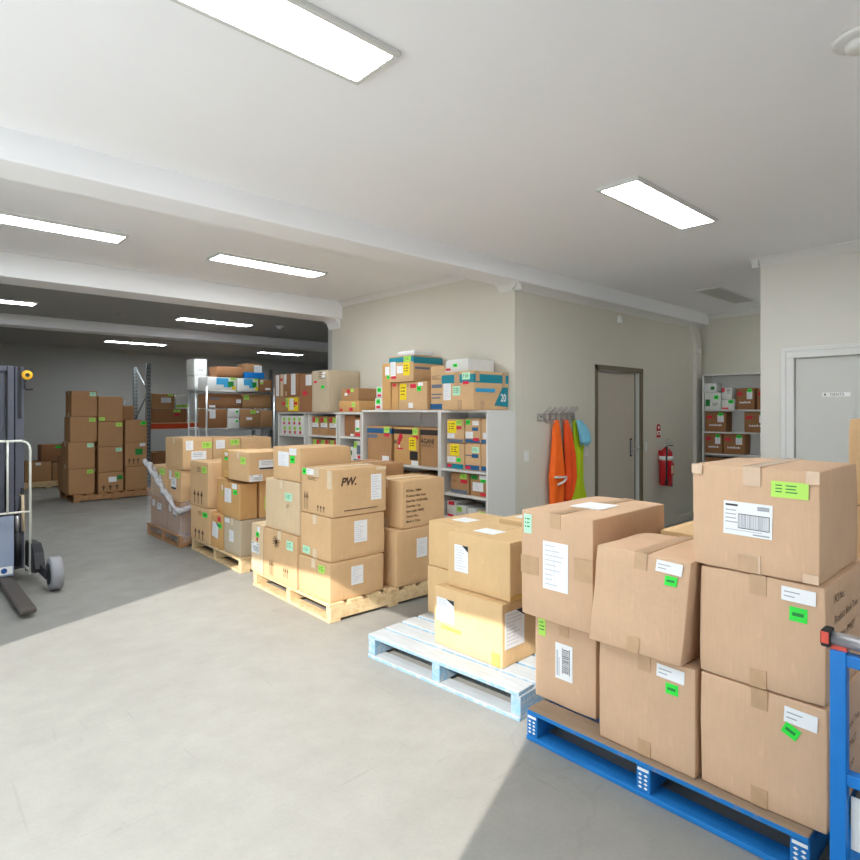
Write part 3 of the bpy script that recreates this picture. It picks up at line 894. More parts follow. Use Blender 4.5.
# ---- timber pallet with the printed cartons
pallet('timber_pallet', 2.43, 3.715, 1.19, 1.30, 'sunlit timber pallet under the three-high stack of printed cartons', 'timber pallets', 'pal_wood', 'pal_wood', 'pal_wood', rz=R(-1.5), h=.14)
GC = 'cartons on the sunlit timber pallet'
Z = .14
carton('bottom carton of the three-high front stack, half in sun', 2.445, 3.735, Z, 2.955, 4.19, .435, 'c_tan', GC, 'x', 'tapew', st=[('R', 'form', .38, .34, .60, .82), ('F', 'lime', .66, .70, .85, .90)], tbot=False)
carton('middle carton of the three-high front stack, white sheet on right face', 2.46, 3.75, .436, 2.975, 4.185, .77, 'c_tan', GC, 'x', 'tapew', st=[('R', 'form', .42, .36, .66, .86), ('F', 'mint', .10, .05, .34, .22)])
pk = carton('top carton of the three-high stack with dark italic logo', 2.47, 3.74, .771, 2.985, 4.185, 1.132, 'c_tan', GC, 'x', 'tapew', tbot=False, tw=.08, st=[('F', 'green', .05, .83, .17, .96), ('F', 'slip', .18, .84, .42, .97), ('R', 'form', .70, .28, .90, .84), ('R', 'tapew', .80, .93, .99, .995), ('F', 'stamp', .52, .08, .80, .22), ('F', 'lines', .22, .72, .62, .80), ('F', 'stamp', .10, .08, .26, .48), ('R', 'black', .2, .115, .82, .125), ('F', 'tapew', .86, .60, .99, .98)])
text_mesh('PW.', .085, M['stamp'], pk, (.075, -.002, .235), (R(90), 0, 0), 'printed_logo', .0035, .25, 1, .95)
carton('bottom carton with a star mark, left of the three-high stack', 2.44, 4.205, Z, 2.95, 4.77, .565, 'c_tan', GC, 'x', 'tapew', tbot=False, st=[('F', 'star', .30, .66, .52, .90), ('F', 'mint', .72, .70, .90, .88), ('F', 'stamp', .2, .08, .34, .40), ('F', 'stamp', .62, .14, .78, .34)])
carton('pale carton with one mint sticker above the star-marked carton', 2.46, 4.20, .566, 2.95, 4.77, .995, 'c_pale', GC, 'x', 'tapew', st=[('F', 'mint', .60, .62, .80, .77), ('F', 'lines', .64, .47, .74, .55)], tbot=False)
carton('carton with two white labels and green sticker topping the left stack', 2.47, 4.215, .996, 2.98, 4.655, 1.272, 'c_tan', GC, None, st=[('F', 'form', .22, .42, .62, .86), ('F', 'blank', .64, .78, .90, .98), ('F', 'green', .68, .54, .84, .76)])
carton('narrow carton at far end of the sunlit pallet with a slanted label', 2.44, 4.785, Z, 2.9, 5.0, .575, 'c_pale', GC, 'x', 'tapew', tbot=False, tw=.04, st=[('F', 'blank', .42, .82, .78, .95), ('F', 'green', .46, .74, .72, .84), ('F', 'red', .5, .66, .62, .72), ('F', 'ship', .06, .40, .74, .62)])
pk = carton('upper carton of the right stack with printed lines of text', 3.115, 3.70, .605, 3.60, 4.12, 1.0, 'c_tan', GC, 'x', 'tapew')
print_lines(pk, ['PO No.: 70894', 'Product: High Chair', 'Item No.: HC20-H0A', 'Quantity: 1 pc', 'Item code: H8422', 'Carton No.:', 'Made in China'], .045, .300, .027, .042, bold=.0005)
carton('lower carton of the right stack with one white sheet', 3.05, 3.69, Z, 3.59, 4.12, .604, 'c_tan', GC, 'x', 'tapew', st=[('R', 'form', .40, .46, .62, .80)])
carton('carton behind the logo carton, only a top corner showing', 3.03, 4.2, .605, 3.56, 4.72, 1.095, 'c_brown', GC, 'x')
carton('lower rear carton hidden behind the printed right stack', 3.0, 4.2, Z, 3.56, 4.72, .604, 'c_brown', GC, 'x')

# ---- next timber pallet
pallet('timber_pallet', 2.545, 5.44, 1.15, 1.36, 'timber pallet half in shade behind the sunlit one', 'timber pallets', 'pal_wood', 'pal_wood', 'pal_wood', rz=R(-2), h=.14)
GD = 'cartons on the half shaded timber pallet'
mk = [('F', 'stamp', .20, .06, .78, .36), ('F', 'lines', .42, .76, .72, .88)]
carton('lower of two matching cartons with handling marks, beside the wrapped pallet', 2.565, 6.225, Z, 2.98, 6.745, .52, 'c_tan', GD, None, st=mk + [('F', 'green', .66, .74, .90, .88)])
carton('upper of two matching cartons with handling marks, beside the wrapped pallet', 2.565, 6.26, .521, 2.96, 6.765, 1.015, 'c_tan', GD, None, st=mk + [('F', 'lime', .68, .76, .92, .90), ('R', 'stamp', .5, .72, .9, .9)])
carton('small golden carton with a slanted white sheet at pallet centre', 2.575, 5.91, Z, 2.98, 6.205, .495, 'c_orange', GD, None, st=[('F', 'formc', .12, .30, .62, .74, -.12), ('F', 'green', .62, .60, .90, .76), ('F', 'red', .58, .80, .82, .94)])
carton('pale lower carton with two white labels at the sun line', 2.575, 5.50, Z, 2.98, 5.885, .50, 'c_grey', GD, 'x', 'tapew', tbot=False, st=[('F', 'blank', .08, .84, .36, .96), ('F', 'form', .34, .34, .60, .66)])
carton('golden middle carton with white sheet and green sticker', 2.57, 5.505, .501, 2.755, 5.91, .855, 'c_orange', GD, None, st=[('F', 'form', .14, .42, .52, .82), ('F', 'blank', .56, .84, .84, .98), ('F', 'green', .64, .68, .84, .82)])
carton('narrow carton end with a tall green sticker beside golden carton', 2.775, 5.485, .501, 3.1, 5.92, .885, 'c_orange', GD, None, st=[('R', 'lime', .15, .20, .55, .55), ('R', 'tapey', .2, .56, .5, .98)])
carton('carton under the narrow end carton, behind the sun line', 3.0, 5.5, Z, 3.45, 5.92, .50, 'c_tan', GD, None)
carton('golden sliver of carton left of the golden middle carton', 2.64, 5.93, .496, 3.02, 6.21, .865, 'c_orange', GD, None, st=[('F', 'blank', .45, .66, .9, .8), ('F', 'green', .5, .5, .85, .64)])
carton('carton bound with amber tape on top of the half shaded pallet', 2.62, 5.80, .886, 2.95, 6.06, 1.165, 'c_orange', GD, 'x', 'tapey', tw=.09, st=[('F', 'green', .34, .64, .66, .82), ('F', 'blank', .36, .80, .66, .92)])
carton('wide top carton with lime sticker and barcode labels, half shaded pallet', 2.575, 5.33, .886, 3.05, 5.785, 1.175, 'c_tan', GD, 'x', 'tapew', tbot=False, st=[('F', 'lime', .62, .58, .86, .82), ('R', 'half', .22, .40, .80, .72), ('R', 'ship', .02, .02, .30, .24)])

# ---- wrapped pallet
pallet('timber_pallet', 2.50, 6.92, 1.16, 1.12, 'timber pallet under the plastic-wrapped cartons', 'timber pallets', 'pal_dark', 'pal_dark', 'pal_dark', rz=R(0), h=.14)
GE = 'cartons on the plastic-wrapped pallet'
for (ya, yb, nm) in ((6.95, 7.40, 'right'), (7.42, 8.0, 'left')):
    st_ = [('F', 'form', .12, .62, .28, .84), ('F', 'half', .42, .50, .68, .78)]
    carton('wrapped bottom carton at %s front of the plastic-wrapped pallet' % nm, 2.535, ya, Z, 3.0, yb, .51, 'c_brown', GE, None, st=st_)
    carton('half wrapped upper carton at %s front of the plastic-wrapped pallet' % nm, 2.535, ya, .511, 3.0, yb, .885, 'c_tan', GE, None, st=[('F', 'form', .14, .66, .30, .94), ('F', 'half', .30, .36, .66, .72), ('F', 'lime', .58, .74, .88, .94)])
carton('big carton on top of wrapped stack with lime sticker and black-footed label', 2.545, 6.93, .886, 2.895, 7.50, 1.255, 'c_tan', GE, 'x', 'tapew', tbot=False, st=[('R', 'form', .10, .62, .34, .92), ('R', 'lime', .64, .66, .96, .86), ('R', 'half', .28, .24, .78, .58)])
carton('second carton in the row on top of wrapped stack, lime sticker', 2.90, 6.93, .886, 3.245, 7.40, 1.25, 'c_tan', GE, None, st=[('R', 'form', .10, .64, .42, .92), ('R', 'lime', .62, .74, .94, .92)])
carton('third plain carton at right end of the row on wrapped stack', 3.25, 6.93, .886, 3.66, 7.40, 1.24, 'c_tan', GE, None)
for (xa, xb, nm) in ((3.02, 3.32, 'middle'), (3.33, 3.64, 'right')):
    carton('hidden lower carton in the %s of the wrapped pallet' % nm, xa, 6.95, Z, xb, 7.40, .51, 'c_brown', GE, None)
    carton('hidden upper carton in the %s of the wrapped pallet' % nm, xa, 6.95, .511, xb, 7.40, .885, 'c_brown', GE, None)
# stretch film with its crumpled upper edge
fo = thing('stretch_film', (2.5, 6.9, 0), 'clear plastic stretch film crumpled around the wrapped pallet cartons', 'plastic film')
mb = MB(); nn = 26
def film_pt(u, v):                 # u along the path round the stack, v from floor up
    path = [(2.515, 8.05), (2.515, 6.925), (3.66, 6.925)]
    L0, L1 = 1.125, 1.145
    s = u * (L0 + L1)
    if s < L0: x, y = 2.515, 8.05 - s; top = .93 - .56 * (s / L0) ** .9
    else: x, y = 2.515 + (s - L0), 6.925; top = .50 + .05 * math.sin((s - L0) * 9)
    if s < L0: top = max(top, .46)
    z = .06 + v * (top - .06)
    d = noise.noise(Vector((s * 7, z * 9, 1))) * .014
    return (x - .004 - abs(d) if s < L0 else x, y if s < L0 else y - .004 - abs(d), z)
g = [[mb.bm.verts.new(film_pt(i / 40, j / 14)) for j in range(15)] for i in range(41)]
k = mb.mi(M['film'])
for i in range(40):
    for j in range(14):
        f = mb.bm.faces.new((g[i][j], g[i + 1][j], g[i + 1][j + 1], g[i][j + 1])); f.material_index = k; f.smooth = True
mb.build('film_sheet', fo).location = (-2.5, -6.9, 0)
mb = MB()
pts, rr = [], []
rnd = random.Random(4)
for i in range(22):
    t = i / 21
    if t < .75:
        s = t / .75
        pts.append((2.49 + rnd.uniform(-.012, .012), 8.07 - 1.09 * s, .94 - .52 * s + rnd.uniform(-.015, .015)))
    else:
        s = (t - .75) / .25
        pts.append((2.49 + .30 * s, 6.90 + rnd.uniform(-.01, .01), .42 + .08 * s))
    rr.append(.030 + rnd.uniform(-.012, .022))
mb.tube(pts, rr, M['film_thick'], 9)
mb.build('rolled_edge', fo, 'thick crumpled rolled edge').location = (-2.5, -6.9, 0)

# ---- tall stack pallet at the back
pallet('timber_pallet', 2.40, 11.5, 1.3, 1.1, 'reddish timber pallet under the tall carton columns at back', 'timber pallets', 'pal_dark', 'pal_dark', 'pal_dark', h=.13)
GF = 'cartons in the tall columns at the back'
cols = [
    ('left', [(2.335, 2.735, .13, .57, 'lime'), (2.33, 2.74, .571, 1.025, 'mint'), (2.36, 2.77, 1.026, 1.465, 'lime'), (2.38, 2.775, 1.466, 1.91, 'mint')]),
    ('middle', [(2.79, 3.195, .13, .48, 'blank'), (2.79, 3.19, .481, .93, 'mint'), (2.79, 3.19, .931, 1.375, 'lime'), (2.79, 3.185, 1.376, 1.82, None)]),
    ('right', [(3.225, 3.60, .13, .555, None), (3.225, 3.595, .556, .99, 'dkgreen'), (3.225, 3.60, .991, 1.395, 'green')]),
]
nth = {4: ['bottom', 'second from bottom', 'third from bottom', 'top'], 3: ['bottom', 'middle', 'top']}
for cn, bs in cols:
    for i, (xa, xb, za, zb, sk) in enumerate(bs):
        s = []
        if sk == 'blank': s = [('R', 'blank', .40, .50, .72, .76), ('R', 'dkgreen', .74, .60, .96, .82), ('R', 'stamp', .1, .1, .9, .35)]
        elif sk == 'dkgreen': s = [('R', 'dkgreen', .45, .48, .80, .74), ('R', 'blank', .66, .84, .92, .96), ('R', 'stamp', .1, .1, .7, .35)]
        elif sk: s = [('R', sk, .70, .80, .94, .95)]
        if cn == 'middle' and i == 3: s = [('R', 'lime', .03, .03, .26, .17)]
        carton('%s carton in the %s column of the back stack' % (nth[len(bs)][i], cn), xa, 11.55, za, xb, 12.0, zb, 'c_brown', GF, 'x' if i % 2 else None, 'tapew', st=s, n=4)
carton('small carton standing on the right column of the back stack', 3.2, 11.85, 1.396, 3.46, 12.15, 1.66, 'c_brown', GF, None, n=3)
carton('tall carton at back left corner of the back stack', 2.36, 12.1, .13, 2.76, 12.52, .74, 'c_brown', GF, None, n=3)
carton('small carton on the back left corner of the back stack', 2.40, 12.1, .741, 2.70, 12.45, .97, 'c_brown', GF, None, n=3)
o = thing('plastic_bag', (3.24, 12.2, 1.396), 'pale plastic bag slumped behind the right column of back stack', 'bag')
mb = MB(); mb.lathe((.1, .1, 0), [(.10, 0), (.15, .08), (.14, .25), (.09, .38), (.05, .42)], M['film'], n=14); mb.build('bag_body', o)
carton('carton under the plastic bag in the back stack', 3.2, 12.05, .13, 3.6, 12.55, 1.395, 'c_brown', GF, None, n=3)
# low pallet in the far corner
pallet('timber_pallet', 2.05, 14.1, .9, 1.0, 'low timber pallet in the far corner behind the pallet stacker', 'timber pallets', 'pal_wood', 'pal_wood', 'pal_wood', h=.13)
GG = 'cartons on the low pallet in the far corner'
carton('lower left carton on the low pallet in the far corner', 2.10, 14.15, .13, 2.56, 14.6, .54, 'c_brown', GG, 'x', n=3, st=[('R', 'blank', .4, .82, .6, .94)])
carton('lower right carton on the low pallet in the far corner', 2.58, 14.15, .13, 2.9, 14.6, .51, 'c_brown', GG, None, n=3)
carton('upper carton with green sticker on the low pallet in far corner', 2.38, 14.15, .541, 2.80, 14.55, .87, 'c_red', GG, None, n=3, st=[('R', 'green', .6, .78, .98, .92)])

# ================================================================== WHITE SHELVING IN FRONT OF THE SHELF WALL
def shelf_unit(label, x0, x1, y0, y1, z1, panels, shelves, group=None, back=True, t=.022, name='shelf_unit'):
    """open cabinet looking to -X: panels at given y, shelves as (ya, yb, z top)"""
    o = thing(name, (x0, y0, 0), label, 'shelving', group)
    W = M['white_board']
    mb = MB(); mb.box(0, 0, z1 - t, x1 - x0, y1 - y0, z1, W, .001); mb.build('top_panel', o)
    for y in panels:
        mb = MB(); mb.box(.001, y - y0, 0, x1 - x0, y - y0 + t, z1 - t, W, .001); mb.build('upright_panel', o)
    for ya, yb, z in shelves:
        mb = MB(); mb.box(.004, ya - y0, z - t, x1 - x0 - .008, yb - y0, z, W, .001); mb.build('shelf_board', o)
    if back:
        mb = MB(); mb.box(x1 - x0 - .008, .01, .05, x1 - x0, y1 - y0 - .01, z1 - t, W); mb.build('back_panel', o)
    return o
SX0, SX1, SZ = 4.20, 4.615, 1.578
shelf_unit('white shelving unit nearest the coat hooks, bare side panel towards them', SX0, SX1, 3.735, 4.395, SZ, (3.735, 4.373),
           ((3.757, 4.373, .985), (3.757, 4.373, .74), (3.757, 4.373, .50), (3.757, 4.373, .1)))
wide = shelf_unit('wide white shelving unit holding three big dark-banded cartons', SX0, SX1, 4.397, 5.73, SZ, (4.397, 5.708),
           ((4.419, 5.708, .98), (4.419, 5.708, .52), (4.419, 5.708, .1)))
mb = MB(); mb.box(.39, .72, .99, .406, .75, 1.55, M['white_board']); mb.build('back_batten', wide)
shelf_unit('white cube shelving under the stickered brown boxes', SX0, SX1, 5.74, 7.76, 1.552, (5.74, 6.19, 6.26, 6.92, 7.03, 7.738),
           ((5.762, 6.19, 1.252), (6.282, 6.92, 1.248), (7.052, 7.738, 1.235), (5.762, 6.19, .93), (6.282, 6.92, .93), (7.052, 7.738, .93), (5.762, 6.19, .5), (6.282, 6.92, .5), (7.052, 7.738, .5)))

GJ = 'boxes inside the wide white shelving unit'
b1 = carton('blue-banded carton at left in the wide white shelving unit', 4.235, 5.215, .981, 4.58, 5.67, 1.395, 'c_brown', GJ, None, st=[('F', 'blue', 0, .80, 1, .94), ('F', 'lime', .70, .82, .92, .98), ('F', 'red', .72, .72, .92, .80), ('F', 'blank', .64, .04, .90, .18), ('F', 'greyb', .02, .66, .42, .76), ('R', 'blue', 0, .80, 1, .94)])
b2 = carton('black-banded carton with a red figure and yellow sheet, wide shelving', 4.23, 4.745, .981, 4.58, 5.165, 1.39, 'c_orange', GJ, None, st=[('F', 'black', 0, .82, .96, .95), ('F', 'lime', .76, .80, .96, .98), ('F', 'red', .78, .70, .98, .79), ('F', 'yellow', .62, .40, .90, .74), ('F', 'black', .66, .14, .96, .37), ('F', 'blank', .72, 0.0, .98, .12)])
mb = MB()                                # red printed figure with a stand
for (cx_, cz_, r_) in ((.30, .305, .035), (.28, .27, .03), (.27, .23, .024)):
    mb.lathe((-.0012, .60 - cx_, cz_), [(r_, -.001), (r_ * .8, -.0022)], M['red'], 'x', 14)
mb.box(-.003, .26, .165, -.0008, .37, .18, M['red'])
mb.box(-.003, .315, .18, -.0008, .33, .24, M['paper'])
mb.build('printed_figure', b2, 'red printed figure')
text_mesh('AG', .062, M['black_print'], b2, (-.0018, .415, .225), (R(90), 0, R(-90)), 'printed_text', .002, 0, 1, .9)
b3 = carton('black-banded carton with bold AGANI lettering, wide shelving', 4.245, 4.455, .981, 4.58, 4.735, 1.388, 'c_brown', GJ, None, st=[('F', 'black', 0, .82, 1, .96), ('F', 'lines', .06, .50, .95, .58)])
text_mesh('AGANI', .070, M['black_print'], b3, (-.0018, .272, .245), (R(90), 0, R(-90)), 'printed_text', .002, 0, 1, .95)
carton('plain carton on the lower level at left of wide shelving', 4.24, 5.10, .521, 4.58, 5.55, .86, 'c_red', GJ, None, n=4)
carton('plain carton on the lower level at right of wide shelving', 4.24, 4.50, .521, 4.58, 4.92, .90, 'c_brown', GJ, None, n=4)

GR = 'small cartons in the white unit nearest the coat hooks'
yl = [('F', 'yellow', .08, .42, .58, .92), ('F', 'lime', .55, .74, .88, .96), ('F', 'red', .58, .58, .86, .70), ('F', 'form', .06, .20, .48, .40), ('F', 'greyb', .04, .03, .94, .16)]
carton('upper left small carton with yellow sheet, grey band at its base', 4.245, 4.09, 1.247, 4.55, 4.335, 1.49, 'c_tan', GR, None, n=3, st=yl)
carton('lower left small carton with yellow sheet, blue base and green sticker', 4.245, 4.09, .986, 4.55, 4.335, 1.246, 'c_tan', GR, None, n=3, st=[('F', 'yellow', .22, .52, .74, .96), ('F', 'form', .06, .26, .54, .48), ('F', 'green', .60, .28, .82, .44), ('F', 'teal', .02, .02, .96, .2), ('F', 'red', .06, .06, .32, .18)])
carton('upper middle small carton, green dot sticker and white form', 4.245, 3.87, 1.254, 4.55, 4.075, 1.50, 'c_tan', GR, None, n=3, st=[('F', 'green', .08, .74, .34, .94), ('F', 'blank', .50, .72, .90, .90), ('F', 'blue', .48, .50, .86, .64), ('F', 'form', .06, .20, .54, .46), ('F', 'blue', .04, .03, .96, .16), ('F', 'red', .56, .10, .92, .22)])
carton('lower middle small carton, mint sticker over a blue patch', 4.245, 3.87, .986, 4.55, 4.075, 1.253, 'c_tan', GR, None, n=3, st=[('F', 'mint', .46, .66, .92, .88), ('F', 'blue', .46, .48, .88, .62), ('F', 'greyb', .04, .54, .44, .58), ('F', 'blue', .04, .03, .94, .20), ('F', 'red', .08, .05, .38, .16)])
carton('upper right sliver of small carton beside the side panel', 4.245, 3.765, 1.254, 4.55, 3.862, 1.50, 'c_tan', GR, None, n=3, st=[('F', 'blue', .05, .03, .95, .16), ('F', 'form', .3, .2, .9, .44)])
carton('lower right sliver of small carton beside the side panel', 4.245, 3.765, .986, 4.55, 3.862, 1.253, 'c_tan', GR, None, n=3, st=[('F', 'blue', .05, .03, .95, .20)])
carton('small carton with dark blue base on the second level, lime and red stickers', 4.245, 4.02, .741, 4.55, 4.275, .955, 'c_brown', GR, None, n=3, st=[('F', 'lime', .52, .72, .88, .98), ('F', 'red', .56, .52, .90, .68), ('F', 'greyb', .04, .04, .92, .20), ('F', 'lines', .04, .54, .46, .64)])
carton('small carton with large white form on the second level', 4.245, 3.775, .741, 4.55, 4.005, .955, 'c_brown', GR, None, n=3, st=[('F', 'dkgreen', .06, .76, .44, .96), ('F', 'blank', .54, .80, .92, .97), ('F', 'green', .60, .66, .94, .80), ('F', 'form', .16, .24, .76, .64), ('F', 'red', .60, .06, .92, .18)])
carton('white pack with red label on the third level, leftmost', 4.245, 4.21, .501, 4.5, 4.33, .66, 'c_white', GR, None, n=2, st=[('F', 'red', .2, .74, .9, .98), ('F', 'red', .1, .0, .8, .14)], name='small_pack')
carton('white pack with lime sticker on the third level', 4.245, 4.06, .501, 4.5, 4.20, .625, 'c_white', GR, None, n=2, st=[('F', 'lime', .1, .5, .6, .92), ('F', 'red', .05, .0, .5, .14)], name='small_pack')
carton('pale pack on the third level between lime stickers', 4.245, 3.93, .501, 4.5, 4.05, .612, 'c_white', GR, None, n=2, name='small_pack')
carton('pale pack on the third level beside the side panel', 4.245, 3.78, .501, 4.5, 3.92, .61, 'c_grey', GR, None, n=2, st=[('F', 'lime', .2, .3, .8, .9)], name='small_pack')

# boxes standing on the white shelving
GT = 'boxes on top of the white shelving'
z0 = SZ + .001
carton('tall narrow carton at left on the wide shelving top', 4.19, 5.18, z0, 4.56, 5.33, 2.11, 'c_orange', GT, None, n=4, st=[('F', 'blank', .40, .74, .90, .92), ('F', 'green', .60, .66, .95, .74)])
carton('short plain carton wedged under the teal-banded one, left of yellow sheet', 4.20, 5.055, z0, 4.56, 5.172, 1.885, 'c_orange', GT, None, n=3, st=[('F', 'red', .2, .86, .7, .96)])
carton('carton with small yellow sheet and red star, under the teal-banded one', 4.20, 4.58, z0, 4.56, 5.045, 1.885, 'c_tan', GT, None, n=5, st=[('F', 'yellow', .05, .36, .28, .94), ('F', 'red', .42, .78, .62, .92), ('F', 'lines', .30, .80, .42, .94), ('F', 'green', .66, .66, .80, .84), ('F', 'blank', .70, .84, .86, .96), ('F', 'blank', .36, .08, .52, .26)])
carton('upper carton with teal band, yellow sheet and white tag', 4.17, 4.765, 1.886, 4.60, 5.175, 2.17, 'c_tan', GT, None, n=5, st=[('F', 'teal', .0, .76, 1, .96), ('R', 'teal', 0, .70, 1, .95), ('F', 'form', .06, .24, .28, .80), ('F', 'yellow', .60, .24, .86, .74), ('F', 'lime', .62, .76, .90, .98), ('F', 'blank', .34, .34, .58, .62), ('F', 'red', .10, .14, .30, .24), ('R', 'greyb', .05, .48, .55, .56)])
o = thing('white_bag', (4.2, 4.78, 2.171), 'white bag lying on the teal-banded upper carton', 'bag')
mb = MB(); mb.box(0, 0, 0, .30, .30, .055, M['paper'], .025, 3); mb.build('bag_body', o)
carton('striped carton with blue base standing in the gap on shelving top', 4.24, 4.355, z0, 4.57, 4.572, 2.04, 'c_tan', GT, None, n=4, st=[('F', 'blue', .0, .02, 1, .14), ('F', 'greyb', .1, .50, .85, .58), ('F', 'greyb', .1, .34, .85, .37), ('F', 'greyb', .1, .26, .70, .29), ('F', 'lines', .1, .68, .9, .78), ('F', 'blank', .84, .24, .98, .32)])
bg20 = carton('large carton with teal band and number 20 triangle by the corner', 4.10, 3.825, z0, 4.61, 4.255, 1.955, 'c_tan', GT, None, n=6, st=[('F', 'teal', 0, .70, 1, .92), ('R', 'teal', 0, .70, 1, .92), ('F', 'form', .06, .26, .30, .70), ('F', 'mint', .36, .38, .60, .62), ('F', 'mint', .66, .78, .90, .96), ('F', 'red', .68, .66, .86, .74), ('R', 'sky', .06, .46, .60, .56), ('F', 'tape', .42, .62, .58, .99), ('F', 'tape', .52, .02, .64, .26), ('R', 'tape', .06, .74, .16, .99), ('R', 'tape', .20, .02, .28, .24), ('R', 'tape', .82, .62, .90, .99)])
mb = MB()
sx_ = .51
mb.face([(sx_ * .58, -.0018, .045), (sx_ * .985, -.0018, .03), (sx_ * .985, -.0018, .225), (sx_ * .82, -.0018, .225)], M['teal_print'])
mb.build('printed_triangle', bg20, 'teal printed triangle')
text_mesh('20', .105, M['paper'], bg20, (sx_ * .765, -.0025, .085), (R(90), 0, 0), 'printed_number', .002, 0, 1, .8)
carton('white foam box with red and green stickers on the large carton', 4.19, 3.98, 1.956, 4.58, 4.30, 2.085, 'c_white', GT, None, n=5, dent=.008, st=[('F', 'red', .04, .16, .24, .32), ('F', 'green', .36, .40, .54, .66)])
carton('lower small white pack with stickers left of tall narrow carton', 4.2, 5.335, z0, 4.45, 5.475, 1.72, 'c_white', GT, None, n=2, st=[('F', 'green', .2, .5, .7, .9), ('F', 'red', .2, .14, .7, .36)], name='small_pack')
carton('upper small white pack with stickers left of tall narrow carton', 4.2, 5.335, 1.721, 4.45, 5.45, 1.85, 'c_white', GT, None, n=2, st=[('F', 'green', .2, .5, .8, .9), ('F', 'red', .2, .1, .8, .3)], name='small_pack')

# cube shelving contents and the boxes on top of it
GK = 'boxes in the white cube shelving'
w8 = carton('white box carrying two rows of green and red stickers', 4.215, 7.06, 1.236, 4.55, 7.70, 1.50, 'c_white', GK, None, n=3)
for r_ in range(2):
    for c_ in range(4):
        u = .10 + c_ * .22 + r_ * .03; v = .60 - r_ * .48
        sticker(w8, (.335, .64, .263), ('F', 'lime', u, v + .12, u + .09, v + .32), c_)
        sticker(w8, (.335, .64, .263), ('F', 'red', u + .01, v - .06, u + .08, v + .08), c_)
for i, (ya, yb) in enumerate(((6.72, 6.91), (6.51, 6.71), (6.30, 6.50))):
    nm = ('left', 'middle', 'right')[i]
    carton('%s of three brown boxes with lime tags in the middle cube' % nm, 4.24, ya, 1.249, 4.52, yb, 1.50, 'c_brown', GK, None, n=3, st=[('F', 'lime', .45, .66, .85, .92), ('F', 'red', .1, .7, .4, .92), ('F', 'half', .1, .36, .86, .64)])
    carton('%s of three brown boxes on the lower level of the middle cube' % nm, 4.24, ya, .931, 4.52, yb, 1.20, 'c_brown', GK, None, n=3, st=[('F', 'lime', .2, .7, .6, .96), ('F', 'red', .62, .74, .9, .94)])
carton('dark brown carton in the right cube beside a labelled one', 4.26, 5.96, 1.253, 4.56, 6.18, 1.52, 'c_red', GK, None, n=3, st=[('F', 'blank', .6, .02, .95, .12)])
carton('carton with a tall white label in the right cube', 4.24, 5.77, 1.253, 4.55, 5.94, 1.48, 'c_brown', GK, None, n=3, st=[('F', 'form', .15, .28, .65, .90), ('F', 'green', .2, .36, .6, .5), ('F', 'red', .15, .06, .75, .2)])
carton('green and white pack on the lower level of right cube', 4.24, 5.97, .931, 4.5, 6.12, 1.12, 'c_white', GK, None, n=2, st=[('F', 'green', .05, .1, .6, .5), ('F', 'dkgreen', .3, .5, .9, .8)], name='small_pack')
carton('blue and white pack on the lower level of right cube', 4.24, 5.775, .931, 4.5, 5.955, 1.21, 'c_white', GK, None, n=2, st=[('F', 'lime', .05, .66, .45, .96), ('F', 'red', .5, .22, .95, .36), ('F', 'blue', .02, .02, .98, .18), ('F', 'greyb', .4, .4, .8, .8)], name='small_pack')
GKT = 'boxes on top of the white cube shelving'
zk = 1.553
carton('taped carton with white strips at the far end of cube shelving top', 4.17, 7.15, 1.772, 4.55, 7.80, 2.085, 'c_red', GKT, 'x', n=4, st=[('F', 'form', .06, .02, .20, .98), ('F', 'tapew', .26, .0, .38, 1), ('F', 'form', .40, .55, .52, .98), ('F', 'form', .72, .06, .90, .98), ('F', 'red', .26, .70, .36, .82)])
carton('carton with a cluster of stickers under the taped one', 4.18, 7.14, zk, 4.55, 7.80, 1.771, 'c_brown', GKT, None, n=4, st=[('F', 'yellow', .55, .06, .96, .92), ('F', 'red', .30, .44, .42, .64), ('F', 'lime', .46, .30, .56, .9), ('F', 'form', .62, .14, .78, .86), ('F', 'red', .80, .44, .94, .64)])
carton('narrow red-brown carton beside the big plain carton', 4.17, 6.725, zk, 4.55, 7.10, 2.06, 'c_red', GKT, None, n=4, st=[('F', 'form', .4, .7, .8, .98), ('F', 'red', .2, .44, .5, .55)])
carton('big plain carton standing on the cube shelving', 4.12, 6.33, zk, 4.61, 6.715, 2.088, 'c_grey', GKT, None, n=5, st=[('F', 'lines', .42, .78, .86, .96), ('F', 'red', .14, .70, .32, .75), ('F', 'green', .58, .56, .76, .64), ('F', 'blank', .62, .82, .82, .88), ('F', 'blank', .66, .90, .84, .95)])
carton('flat lower carton with stickers on right end of cube shelving', 4.20, 5.80, zk, 4.60, 6.215, 1.695, 'c_orange', GKT, None, n=4, st=[('F', 'red', .06, .1, .2, .3), ('F', 'lime', .68, .45, .84, .85), ('F', 'red', .56, .1, .72, .4)])
carton('flat upper carton with white dot on right end of cube shelving', 4.205, 5.815, 1.696, 4.58, 6.16, 1.845, 'c_brown', GKT, None, n=4, st=[('F', 'red', .34, .60, .52, .92), ('F', 'lime', .56, .7, .74, .96), ('F', 'blank', .2, .4, .36, .64)])

